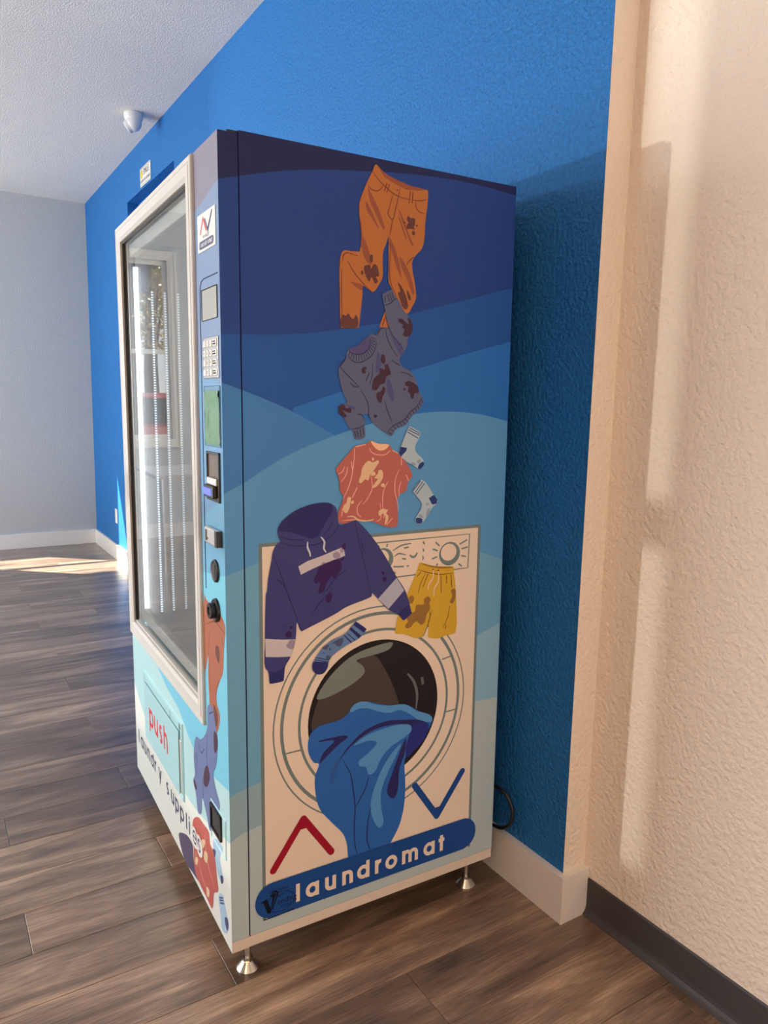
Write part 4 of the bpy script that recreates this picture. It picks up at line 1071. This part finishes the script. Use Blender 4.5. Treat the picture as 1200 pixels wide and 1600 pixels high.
def draw(shapes, fl_):
    for kind, key, w, pts in shapes:
        q = [(a[0] / 1000, a[1] / 1000) for a in pts]
        if kind == 'F':
            fl_.fill(key, smooth_closed(q))
        elif kind == 'P':
            fl_.fill(key, q)
        elif kind == 'L':
            fl_.line(key, smooth_open(q), w / 800)
        elif kind == 'K':
            fl_.line(key, q[:2], w / 1000, taper=False, caps=True)
            fl_.line(key, q[1:], w / 1000, taper=False, caps=True)
            A_, B_, C_ = [Vector(p) for p in q]
            fl_.fill(key, [A_ + (B_ - A_) * (1 - .030 / (B_ - A_).length), B_, C_ + (B_ - C_) * (1 - .030 / (B_ - C_).length)])
        elif kind == 'R':
            fl_.rect(key, q[0][0], q[0][1], q[1][0], q[1][1])
        elif kind == 'O':
            x, z, r = [v / 1000 for v in pts[0]]
            if r > 0:
                fl_.ring(key, x, z, r, w / 1000)
            else:
                fl_.disc(key, x, z, w / 2000, w / 2000, 72)
        elif kind == 'E':
            fl_.disc(key, q[0][0], q[0][1], abs(q[1][0]), abs(q[1][1]), 36)
base_lift = {'printed_washer': 0.00025, 'printed_towel': 0.0012, 'printed_chevron': 0.0012}
for name, plane, shapes in ART:
    if plane == 'S':
        fl_ = Flat(SIDE, base_lift.get(name, 0.0015))
        if name == 'printed_hoodie':
            fl_.lift = 0.0024
        if name == 'printed_tee':
            fl_.lift = 0.0030
        if name == 'printed_sock':
            fl_.lift = 0.0036
        if name == 'printed_sweater':
            fl_.lift = 0.0022
        draw(shapes, fl_)
        fl_.build(name, cabinet)
    else:
        fl_ = Flat(FRONT, 0.0004 if name not in ('printed_tee', 'printed_sweater') else 0.0007)
        draw(shapes, fl_)
        fl_.build(name, door)
# name banner on the side
ban = Flat(SIDE, 0.0024)
ban.rrect('nv', -.684, .1410, -.061, .2285, .0438, 12)
bo = ban.build('name_banner', cabinet)
letters(SIDE, 0.0026, cabinet, 'wh', 'laundromat', [-.584, -.559, -.509, -.463, -.422, -.372, -.342, -.293, -.228, -.1815], .1585, .0365, .265)
stk = Flat(SIDE, 0.0027)
stk.ring('ink', -.617, .1735, .034, .0014, 48)
for v_ in range(len(stk.mb.v)):
    a = stk.mb.v[v_]
    stk.mb.v[v_] = (a[0], -.622 + (a[1] + .622) * 1.0, .1735 + (a[2] - .1735) * .72)
stk.fill('ink', [(-.667, .186), (-.651, .191), (-.642, .164), (-.632, .188), (-.628, .196), (-.634, .200), (-.644, .197), (-.640, .193), (-.637, .192), (-.643, .152), (-.650, .154), (-.660, .184)])
stk.line('ink', [(-.64, .200), (-.632, .204), (-.624, .199), (-.628, .187), (-.638, .160)], .004)
stk.line('ink', [(-.660, .1405), (-.63, .1405), (-.60, .1415), (-.585, .144)], .0022, taper=False)
stk.line('ink', [(-.628, .189), (-.615, .192), (-.600, .191)], .0012)
stk.mb.v = [(x_, y_ - .005, z_ + .001) for x_, y_, z_ in stk.mb.v]
so_ = stk.build('maker_sticker', cabinet)
RS = (R(90), 0, R(90))
for body, sz, y_, z_ in (('endinG', 0, 0, 0), ('ending', .0185, -.6015, .1735), ('STORE', .0090, -.604, .160), ('The', .006, -.622, .188), ('CREATED BY', .0085, -.622, .2045)):
    if sz:
        text_mesh('sticker_lettering', body, sz, cabinet, ink('ink'), (.00275, y_ - .005, z_ + .001), RS)

# --- window frame: stepped section, mitred corners
prof = [(0.0, 0.0), (0.0, 0.006), (0.002, 0.008), (0.012, 0.008), (0.013, 0.0068), (0.016, 0.0068), (0.017, 0.0082), (0.036, 0.0082), (0.044, 0.003), (0.046, -0.012)]
wf_ = MB()
rows = []
for ins, h in prof:
    rows.append([(WX0 + ins, FY - h, WZ0_ + ins), (WX1 - ins, FY - h, WZ0_ + ins), (WX1 - ins, FY - h, WZ1_ - ins), (WX0 + ins, FY - h, WZ1_ - ins)])
wf_.grid(rows, closed=True, smooth=False)
wf_.build('window_frame', M_FRAME, vm)
gi = 0.046
for gname, gm_, rects in (('gasket_shadow', M_BLACK, ((WX0 + gi, WX0 + gi + .005, WZ0_ + gi, WZ1_ - gi), (WX0 + gi, WX1 - gi, WZ1_ - gi - .005, WZ1_ - gi))), ('glass_bead', M_FRAME, ((WX1 - gi - .005, WX1 - gi, WZ0_ + gi, WZ1_ - gi), (WX0 + gi, WX1 - gi, WZ0_ + gi, WZ0_ + gi + .005)))):  # black strips at left and top stand for the shadow line there
    for (xa, xb, za, zb_) in rects:
        gk = MB(); gk.box((xa, FY + .002, za), (xb, FY + .014, zb_)); gk.build(gname, gm_, vm)
gp = MB(); gp.box((WX0 + gi, FY + .006, WZ0_ + gi), (WX1 - gi, FY + .010, WZ1_ - gi)); gp.build('window_glass', M_GLASS, vm)
# inner aluminium rails behind the glass
for (xa, xb, za, zb_) in ((WX0 + .05, WX1 - .05, WZ0_ + .05, WZ0_ + .085), (WX0 + .05, WX1 - .05, WZ1_ - .085, WZ1_ - .05)):
    ir = MB(); ir.box((xa, FY + .022, za), (xb, FY + .045, zb_), bevel=.003); ir.build('inner_rail', M_FRAME, vm)

# lights: one bright diffuser tube; three fading dotted strips stand in for its reflections
M_TUBE = mat('led_diffuser', (0.9, 0.9, 0.9), 0.4, emit=(0.92, 0.97, 1.0), estr=4.0)
M_LED_REFL = mat('led_reflection', (0.9, 0.9, 0.9), 0.4, emit=(0.80, 0.90, 1.0), estr=4.0)
M_STRIP = mat('reflection_tape', (0.6, 0.62, 0.66), 0.5)
tb = MB(); tb.tube([(-.930, FY + .038, .60), (-.930, FY + .038, 1.715)], .0075, 12); tb.build('light_tube', M_TUBE, vm)
for dp, es in ((.088, 1.8), (.127, 1.1), (.168, 0.7)):
    M_LED_REFL = mat('led_reflection', (0.9, 0.9, 0.9), 0.4, emit=(0.80, 0.90, 1.0), estr=es)
    s_ = MB(); s_.box((-.9445, FY + dp - .005, .62), (-.9425, FY + dp + .005, 1.66))
    so2 = s_.build('reflection_tape', M_STRIP, vm)
    s_ = MB()
    for j in range(130):
        z = .626 + j * .0079
        s_.box((-.9425, FY + dp - .003, z), (-.9405, FY + dp + .003, z + .0042))
    lo = s_.build('led_reflections', M_LED_REFL, so2); lo['kind'] = 'stuff'

# --- control column, top to bottom (local x measured from the right edge)
def fbox(name, x0, z0, x1, z1, dep, matl, parent=None, bevel=.0015, back=0.0):
    b = MB(); b.box((x0, FY - dep, z0), (x1, FY + back - .0004, z1), bevel=bevel)
    return b.build(name, matl, parent or vm)
M_PLATE = mat('white_sticker', (0.78, 0.78, 0.77), 0.35)
lp = fbox('logo_plate', -.138, 1.622, -.018, 1.697, .0015, M_PLATE, bevel=.0009)
LF = lambda u, w, h: (u, FY - .0015 - h, w)
lg = Flat(LF, .0003)
lg.line('pr', [(-.118, 1.657), (-.097, 1.687), (-.076, 1.659)], .0055, taper=False); lg.line('nvf', [(-.086, 1.684), (-.066, 1.658), (-.036, 1.692)], .0055, taper=False)
lg.rrect('nvf', -.127, 1.627, -.028, 1.643, .0078)
lettering(lg, 'wf', 'laundromat', [-.122 + .0092 * j for j in range(10)], 1.6315, .0068, .22)
lg.build('logo_print', lp)
text_mesh('logo_lettering', 'AV VALLEY', .009, lp, ink('nvf'), (-.078, FY - .0019, 1.6495), (R(90), 0, 0))
# thin groove line framing the controls
gr = MB()
gpts = [(-.012, 1.568), (-.105, 1.568), (-.122, 1.564), (-.131, 1.554), (-.134, 1.54), (-.137, .90)]
gr.tube([(x, FY - .0003, z) for x, z in gpts], .0013, 6)
gr.build('control_groove', mat('groove_blue', (0.01, 0.05, 0.16), 0.5), vm)
sc_ = fbox('display_bezel', -.122, 1.482, -.016, 1.546, .0015, M_BLACK)
dp_ = MB(); dp_.box((-.112, FY - .0022, 1.483), (-.0165, FY - .0012, 1.543)); dp_.build('display_screen', mat('lcd_grey', (0.40, 0.42, 0.40), 0.15), sc_)
kp = fbox('keypad', -.114, 1.363, -.014, 1.447, .002, mat('keypad_plate', (0.42, 0.42, 0.42), 0.35, 0.6))
M_KEY = mat('key_white', (0.78, 0.78, 0.76), 0.35)
for r_ in range(4):
    for c_ in range(4):
        x = (-.109, -.088, -.067, -.046)[c_]
        w_ = .016 if c_ < 3 else .028
        z = 1.427 - r_ * .0195
        kb = MB(); kb.box((x, FY - .0042, z), (x + w_, FY - .0018, z + .0135), bevel=.0012)
        kb.build('key', M_KEY, kp)
        if c_ < 3 and (r_ < 3 or c_ == 1):
            text_mesh('key_digit', '0' if r_ == 3 else str(r_ * 3 + c_ + 1), .011, kp, ink('ink'), (x + w_ / 2, FY - .0045, z + .0067), (R(90), 0, 0))
        elif c_ == 3:
            kk = MB(); kk.box((x + .004, FY - .0045, z + .003), (x + w_ - .004, FY - .004, z + .006)); kk.box((x + .004, FY - .0045, z + .008), (x + w_ - .006, FY - .004, z + .0105)); kk.build('key_mark', ink('ink'), kp)
# crinkled green film in a recess
gf = fbox('notice_panel', -.116, 1.222, -.008, 1.348, .001, mat('notice_plate', (0.10, 0.25, 0.42), 0.4))
rows = []
rnd = random.Random(3)
for j in range(15):
    rows.append([(-.112 + .100 * i / 8, FY - .0016 - .0020 * rnd.random() - (.003 * rnd.random() if i in (3, 4) or j > 11 else 0), 1.226 + .112 * j / 14) for i in range(9)])
gm = MB(); gm.grid(rows, smooth=True)
gm.build('green_film', mat('green_film', (0.09, 0.27, 0.13), 0.25, coat=0.4), gf)
# bill validator
bv = MB()
bx0, bx1, bz0, bz1 = -.104, -.018, 1.107, 1.211
for (xa, xb, za, zb_) in ((bx0, bx0 + .005, bz0, bz1), (bx1 - .005, bx1, bz0, bz1), (bx0, bx1, bz1 - .005, bz1), (bx0, bx1, bz0, bz0 + .005)):
    bv.box((xa, FY - .004, za), (xb, FY, zb_))
bvo = bv.build('bill_acceptor', M_BLACK, vm)
bb = MB(); bb.box((bx0 + .005, FY - .0012, bz0 + .005), (bx1 - .005, FY - .0006, bz1 - .005)); bb.build('acceptor_plate', mat('smoked_plate', (0.16, 0.12, 0.10), 0.2), bvo)
bb = MB(); bb.box((bx0 + .012, FY - .008, 1.141), (bx1 - .012, FY - .001, 1.157), bevel=.003); bb.build('acceptor_lip', M_ALU, bvo)
bb = MB(); bb.box((bx0 + .002, FY - .013, 1.114), (bx1 - .018, FY - .001, 1.140), bevel=.003); sn = bb.build('acceptor_snout', M_BLACK, bvo)
bb = MB(); bb.box((bx0 + .007, FY - .0138, 1.120), (bx1 - .024, FY - .0125, 1.135)); bb.build('slot_light', mat('blue_slot_light', (0.1, 0.12, 0.9), 0.3, emit=(0.07, 0.10, 1.0), estr=1.3), vm)
# coin slot: steel block
cs = MB(); cs.box((-.104, FY - .012, 1.013), (-.018, FY, 1.049), bevel=.004)
cso = cs.build('coin_slot', mat('satin_steel', (0.60, 0.60, 0.60), 0.35, 0.35), vm)
cs = MB(); cs.box((-.029, FY - .0125, 1.014), (-.0155, FY - .0005, 1.048)); cs.build('slot_cheek', M_BLACK, cso)
cs = MB(); cs.box((-.094, FY - .0126, 1.019), (-.083, FY - .0118, 1.043)); cs.box((-.090, FY - .0126, 1.023), (-.076, FY - .0118, 1.027)); cs.build('slot_mark', M_BLACK, cso)
# round lock and round handle
def rnd_part(name, x, z, prof, matl, parent=None, n=28):
    b = MB(); b.lathe(prof, (x, FY, z), 'Y', n); return b.build(name, matl, parent or vm)
lk = rnd_part('lock_escutcheon', -.062, .955, [(.0, .004), (.012, .004), (.019, .005), (.022, .006), (.0245, .004), (.0255, 0)], M_BLACK)
lb = MB(); lb.box((-.067, FY - .005, .938), (-.057, FY - .003, .972), bevel=.001); lb.build('lock_face', M_DARK, lk)
hk = rnd_part('handle_collar', -.062, .868, [(.017, .006), (.0235, .007), (.0255, .005), (.0265, 0)], M_BLACK)
rnd_part('handle_knob', -.062, .868, [(0, .015), (.008, .015), (.010, .018), (.0165, .018), (.0175, .015), (.0165, .005)], M_BLACK, hk)
# delivery hatch
dh = MB()
hx0, hx1, hz0, hz1 = -.822, -.371, .262, .483
dprof = [(0, 0), (.003, .004), (.007, .0045), (.012, .001)]
dh.grid([[(hx0 + i_, FY - h, hz0 + i_), (hx1 - i_, FY - h, hz0 + i_), (hx1 - i_, FY - h, hz1 - i_), (hx0 + i_, FY - h, hz1 - i_)] for i_, h in dprof], closed=True, smooth=False)
M_HATCH = mat('hatch_aqua', srgb(150, 200, 212, EF), 0.3)
dho = dh.build('hatch_surround', M_HATCH, vm)
dg_ = MB(); dg_.box((hx1 - .034, FY - .0012, hz0 + .016), (hx1 - .022, FY - .0005, hz1 - .06)); dg_.build('hatch_gap', M_DARK, dho)
fp = MB(); fp.box((-.812, FY - .005, .267), (-.410, FY - .0005, .446), bevel=.002)
fpo = fp.build('delivery_flap', M_HATCH, vm)
sm_ = MB(); sm_.box((-.8145, FY - .0016, .2645), (-.4075, FY - .0006, .4485)); sm_.build('flap_seam', mat('seam_teal', (0.05, 0.16, 0.20), 0.6), dho)
hp = MB(); hp.box((-.812, FY - .004, .452), (-.50, FY - .0005, .476), bevel=.003); hp.box((-.496, FY - .004, .452), (-.405, FY - .0005, .476), bevel=.003); hp.build('flap_hinge', M_HATCH, dho)
lv = MB(); lv.box((-.402, FY - .004, .278), (-.388, FY - .0005, .43), bevel=.003); lv.build('flap_stop', M_ALU, dho)
letters(lambda u, w, h: (u, FY - .005 - h, w), .0003, fpo, 'pr', 'push', [-.750, -.686, -.623, -.571], .331, .056, .20)
# words along the bottom of the front
for xx in (-.286, -.245):
    tf = Flat(FRONT, .0011); tf.disc('wf', xx, .210, .028, .028); tf.build('letter_halo', door)
letters(FRONT, .0012, door, 'nvf', 'laundrysupplies', [-.942, -.910, -.861, -.814, -.768, -.718, -.668, -.574, -.522, -.477, -.425, -.366, -.338, -.304, -.257], .192, .037, .15)
# coin return cup
cr = MB()
for (xa, xb, za, zb_) in ((-.134, -.128, .325, .386), (-.063, -.057, .325, .386), (-.134, -.057, .380, .386), (-.134, -.057, .325, .331)):
    cr.box((xa, FY - .005, za), (xb, FY, zb_))
cro = cr.build('coin_return', M_BLACK, vm)
cr = MB(); cr.box((-.128, FY - .0014, .331), (-.063, FY - .0009, .380)); cr.build('return_flap', M_DARK, cro)
cr = MB(); cr.grid([[(-.138 + i_, FY - h, .296 + i_), (-.025 - i_, FY - h, .296 + i_), (-.025 - i_, FY - h, .394 - i_), (-.138 + i_, FY - h, .394 - i_)] for i_, h in ((0, .0004), (.002, .0022), (.004, .0004))], closed=True, smooth=False)
cr.build('return_border', M_HATCH, cro)

# --- levelling feet
for fx, fy in ((-.036, -.690), (-.036, -.060), (-WID + .10, -.620), (-WID + .10, -.060)):
    f = MB(); f.lathe([(0, 0), (.0265, 0), (.0265, .004), (.012, .021), (.0, .021)], (fx, fy, -fy * .00713), 'Z', 28, smooth=False)
    fo = f.build('levelling_foot', M_CHROME, vm)
    f = MB(); f.lathe([(.0, .020), (.0115, .020), (.0115, .029), (.0, .029)], (fx, fy, -fy * .00713), 'Z', 6); f.build('hex_nut', M_CHROME, fo)
    f = MB(); f.lathe([(.0062, .026), (.0062, .105)], (fx, fy, -fy * .00713), 'Z', 14, smooth=True); f.build('threaded_stem', M_STEEL, fo)

# ------------------------------------------------------------------ things in the room
# power cord behind the machine
pc = MB()
cp = [(-.10, -.055, .26), (-.04, -.04, .27), (.005, -.032, .262), (.028, -.030, .235), (.032, -.030, .205), (.022, -.032, .178), (-.005, -.036, .158), (-.05, -.04, .15), (-.12, -.045, .13), (-.2, -.045, .06), (-.3, -.045, .008), (-.6, -.045, .006)]
pc.tube([tuple(p) for p in smooth_open([Vector(c) for c in cp], 5)], .0052, 10)
tag(pc.build('power_cord', M_BLACK), 'black power cord looping out behind the vending machine', 'cord')
# turret camera on the ceiling
cx, cy = -3.310, -0.153
tc_ = empty('security_camera', (cx, cy, ZC))
tag(tc_, 'small white turret security camera on the ceiling', 'camera')
M_CAMW = mat('camera_white', (0.78, 0.79, 0.80), 0.35)
c_ = MB(); c_.lathe([(0, 0), (.053, 0), (.055, -.008), (.053, -.030), (.047, -.045), (.030, -.05)], n=32, smooth=True); c_.build('mount_base', M_CAMW, tc_)
c_ = MB()
rows = []
for j in range(13):
    t = math.pi * j / 12
    rows.append([(.046 * math.sin(t) * math.cos(a), .046 * math.sin(t) * math.sin(a), -.056 + .046 * math.cos(t)) for a in [2 * math.pi * i / 28 for i in range(28)]])
c_.grid(rows, closed=True)
ball = c_.build('camera_ball', M_CAMW, tc_)
ax = Vector((-0.42, -0.72, -0.52)).normalized()
def along(prof, c0, d, n=24):
    d = d.normalized(); a = d.orthogonal().normalized(); b = d.cross(a)
    mb = MB(); mb.grid([[c0 + d * h + r_ * (math.cos(t) * a + math.sin(t) * b) for t in [2 * math.pi * i / n for i in range(n)]] for r_, h in prof], closed=True, smooth=False)
    return mb
along([(.038, .020), (.036, .046), (.030, .050), (.026, .046)], Vector((0, 0, -.056)), ax).build('lens_hood', M_CAMW, tc_)
along([(.027, .043), (.0, .044)], Vector((0, 0, -.056)), ax).build('lens', M_BLACK, tc_)
# sign on the blue wall
sg = empty('camera_sign', (-3.645, -0.001, 2.746)); tag(sg, 'small white SMILE you are on camera sign high on the blue wall', 'sign')
s_ = MB(); s_.box((-.125, -.005, -.057), (.125, 0, .057), bevel=.001); s_.build('sign_board', mat('sign_white', (0.80, 0.79, 0.76), 0.4), sg)
M_SGI = mat('sign_ink', (0.03, 0.03, 0.03), 0.5); M_SGY = mat('sign_yellow', (0.75, 0.55, 0.03), 0.5)
for za in (-.0505, .0485):
    s_ = MB(); s_.box((-.118, -.0056, za), (.118, -.005, za + .002)); s_.build('sign_rule', M_SGI, sg)
s_ = MB(); s_.lathe([(.0, .0), (.027, .0)], (-.088, -.0056, .018), 'Y', 24); s_.build('smiley_face', M_SGY, sg)
text_mesh('sign_lettering', 'SMILE', .052, sg, M_SGI, (.025, -.0058, .020), (R(90), 0, 0))
text_mesh('sign_lettering', "YOU'RE ON CAMERA", .0255, sg, M_SGI, (0, -.0058, -.028), (R(90), 0, 0))
# wall outlet
ol = empty('wall_outlet', (-4.80, -0.001, 0.364)); tag(ol, 'white wall outlet low on the blue wall beside the sunlit patch', 'outlet')
s_ = MB(); s_.box((-.036, -.006, -.060), (.036, 0, .060), bevel=.002); s_.build('cover_plate', M_WHITE, ol)
for dz in (-.02, .02):
    s_ = MB(); s_.lathe([(0, .009), (.015, .009), (.017, .0055)], (0, 0, dz), 'Y', 20); so3 = s_.build('socket', M_WHITE, ol)
    s_ = MB(); s_.box((-.007, -.0096, dz - .004), (-.005, -.0088, dz + .005)); s_.box((.005, -.0096, dz - .004), (.007, -.0088, dz + .005)); s_.build('socket_slots', M_BLACK, so3)
# white table, seen in the glass
tb = empty('white_table', (-4.56, -1.76, 0)); tag(tb, 'white rectangular table near the end window', 'table')
s_ = MB(); s_.box((-.42, -.32, .715), (.42, .30, .745), bevel=.004); s_.build('tabletop', M_WHITE, tb)
for sx_ in (-.37, .37):
    for sy in (-.27, .25):
        s_ = MB(); s_.tube([(sx_, sy, 0), (sx_, sy, .715)], .016, 10); s_.build('leg', M_STEEL, tb)
# ceiling light housings over the near end
for lx, ly, lab in ((2.2, -2.6, 'recessed ceiling light over the near end of the room'),):
    c0 = empty('ceiling_light', (lx, ly, ZC)); tag(c0, lab, 'ceiling light')
    s_ = MB()
    for (xa, xb, ya, yb) in ((-.32, .32, -.62, -.59), (-.32, .32, .59, .62), (-.32, -.29, -.59, .59), (.29, .32, -.59, .59)):
        s_.box((xa, ya, -.08), (xb, yb, 0))
    s_.build('housing', M_WHITE, c0)

# ------------------------------------------------------------------ outdoors, seen through the end window and mirrored in the glass
gd = MB(); gd.box((-60, -50, -.25), (X0 - .16, 40, -.12)); gd.box((X0 - .16, -50, -.25), (20, Y0 - .16, -.12))
tag(gd.build('ground', bumped(mat('asphalt', (0.16, 0.16, 0.165), 0.85), 30, 0.3, 0.004)), 'grey car park asphalt outside', kind='structure')
M_CARR = mat('red_car_paint', (0.42, 0.015, 0.03), 0.2, coat=0.8)
M_CARG = mat('car_glass', (0.02, 0.03, 0.035), 0.05)
M_TYRE = mat('tyre', (0.02, 0.02, 0.02), 0.7)
def car(loc, rz, label, h=1.0):
    c0 = empty('car', loc); c0.rotation_euler.z = rz
    tag(c0, label, 'car', 'red cars in the car park')
    lower = [(-2.25, .35), (-2.25, .75), (-2.1, .92), (-1.2, 1.0), (1.2, 1.0), (2.1, .90), (2.28, .72), (2.28, .35)]
    b = MB()
    rows = []
    for y, sc in ((-.9, .96), (-.86, 1.0), (.86, 1.0), (.9, .96)):
        rows.append([(x * sc, y, .35 + (z * h - .35) * (1 if abs(y) < .88 else .93)) for x, z in lower])
    b.grid(rows, closed=True, smooth=False); b.face(rows[0]); b.face(list(reversed(rows[-1])))
    b.build('body', M_CARR, c0)
    g = MB()
    cab = [(-1.75, 1.0), (-1.15, 1.42), (.35, 1.46), (1.15, 1.0)]
    g.grid([[(x, y * (1 if z < 1.1 else .8), z * h) for x, z in cab] for y in (-.82, .82)], closed=True, smooth=False)
    for y in (-.82, .82):
        g.face([(x, y * (1 if z < 1.1 else .8), z * h) for x, z in cab])
    g.build('windows', M_CARG, c0)
    rf = MB(); rf.box((-1.18, -.67, 1.42 * h), (.38, .67, 1.475 * h), bevel=.02)
    for x0_, z0_, x1_, z1_ in ((-1.75, 1.0, -1.15, 1.43), (.38, 1.45, 1.15, 1.0), (-.35, 1.0, -.33, 1.45)):
        for y in (-1, 1):
            rf.tube([(x0_, y * (.82 if z0_ < 1.1 else .66), z0_ * h), (x1_, y * (.82 if z1_ < 1.1 else .66), z1_ * h)], .035, 6)
    rf.build('roof', M_CARR, c0)
    for x in (-1.4, 1.42):
        for y in (-.8, .8):
            w = MB(); w.lathe([(0, -.1), (.26, -.1), (.33, -.07), (.33, .07), (.26, .1), (0, .1)], (x, y, .33), 'Y', 20); w.build('wheel', M_TYRE, c0)
    for y in (-.62, .62):
        w = MB(); w.box((2.2, y - .2, .68), (2.285, y + .2, .80), bevel=.02); w.build('headlight', M_CHROME, c0)
    return c0
car((-12.2, -2.9, -.12), R(95), 'red car parked nearest the end window')
car((-17.0, -4.2, -.12), R(80), 'red car parked behind the nearest one', 1.05)
M_LEAF = mat('leaf_green', (0.16, 0.17, 0.035), 0.6); M_LEAF2 = mat('leaf_olive', (0.30, 0.24, 0.07), 0.6); M_BARK = mat('bark', (0.06, 0.045, 0.035), 0.9)
def tree(loc, label, hgt, rad, lm, seed):
    rd = random.Random(seed)
    t0 = empty('tree', loc); tag(t0, label, 'tree', 'trees beyond the car park')
    tr = MB(); tr.tube([(0, 0, 0), (.08, .05, hgt * .3), (.0, -.05, hgt * .6), (.1, 0, hgt * .9)], [.22, .17, .11, .04], 10)
    for a in range(5):
        t = a * 1.3
        tr.tube([(0, 0, hgt * (.35 + .08 * a)), (.5 * rad * math.cos(t), .5 * rad * math.sin(t), hgt * (.5 + .08 * a)), (.8 * rad * math.cos(t), .8 * rad * math.sin(t), hgt * (.6 + .08 * a))], [.09, .05, .02], 6)
    tr.build('trunk', M_BARK, t0)
    lf = MB()
    blobs = [(rd.gauss(0, .45) * rad, rd.gauss(0, .45) * rad, hgt * rd.uniform(.38, 1.0), rd.uniform(.35, .6) * rad) for _ in range(22)]
    for _ in range(4200):
        bx, by, bz, br = rd.choice(blobs)
        d = Vector((rd.gauss(0, 1), rd.gauss(0, 1), rd.gauss(0, 1))).normalized() * br * rd.random() ** .35
        p = Vector((bx, by, bz)) + d
        a = Vector((rd.gauss(0, 1), rd.gauss(0, 1), rd.gauss(0, 1))).normalized() * .09
        b = a.orthogonal().normalized() * .05
        lf.face([p - a, p + b, p + a, p - b], 0)
    f_ = lf.build('foliage', lm, t0); f_['kind'] = 'stuff'
tree((-22.0, -4.9, -.12), 'olive leafed tree beyond the parked cars', 7.5, 1.9, M_LEAF2, 1)
tree((-29.0, -6.4, -.12), 'tall green tree furthest behind the cars', 8.5, 2.6, M_LEAF, 2)
tree((-30.0, -16.5, -.12), 'green tree standing right of the olive tree', 7.0, 2.4, M_LEAF, 5)
pp = empty('porch_post', (-7.2, -1.82, -.12)); tag(pp, 'dark porch post with a heavy crossbeam outside the end window', 'post')
M_PORCH = mat('porch_paint', (0.05, 0.05, 0.085), 0.6)
s_ = MB(); s_.box((-.06, -.07, 0), (.06, .07, 2.6)); s_.build('post', M_PORCH, pp)
s_ = MB(); s_.box((-.07, -.22, 2.58), (.07, .9, 2.95)); s_.build('crossbeam', M_PORCH, pp)
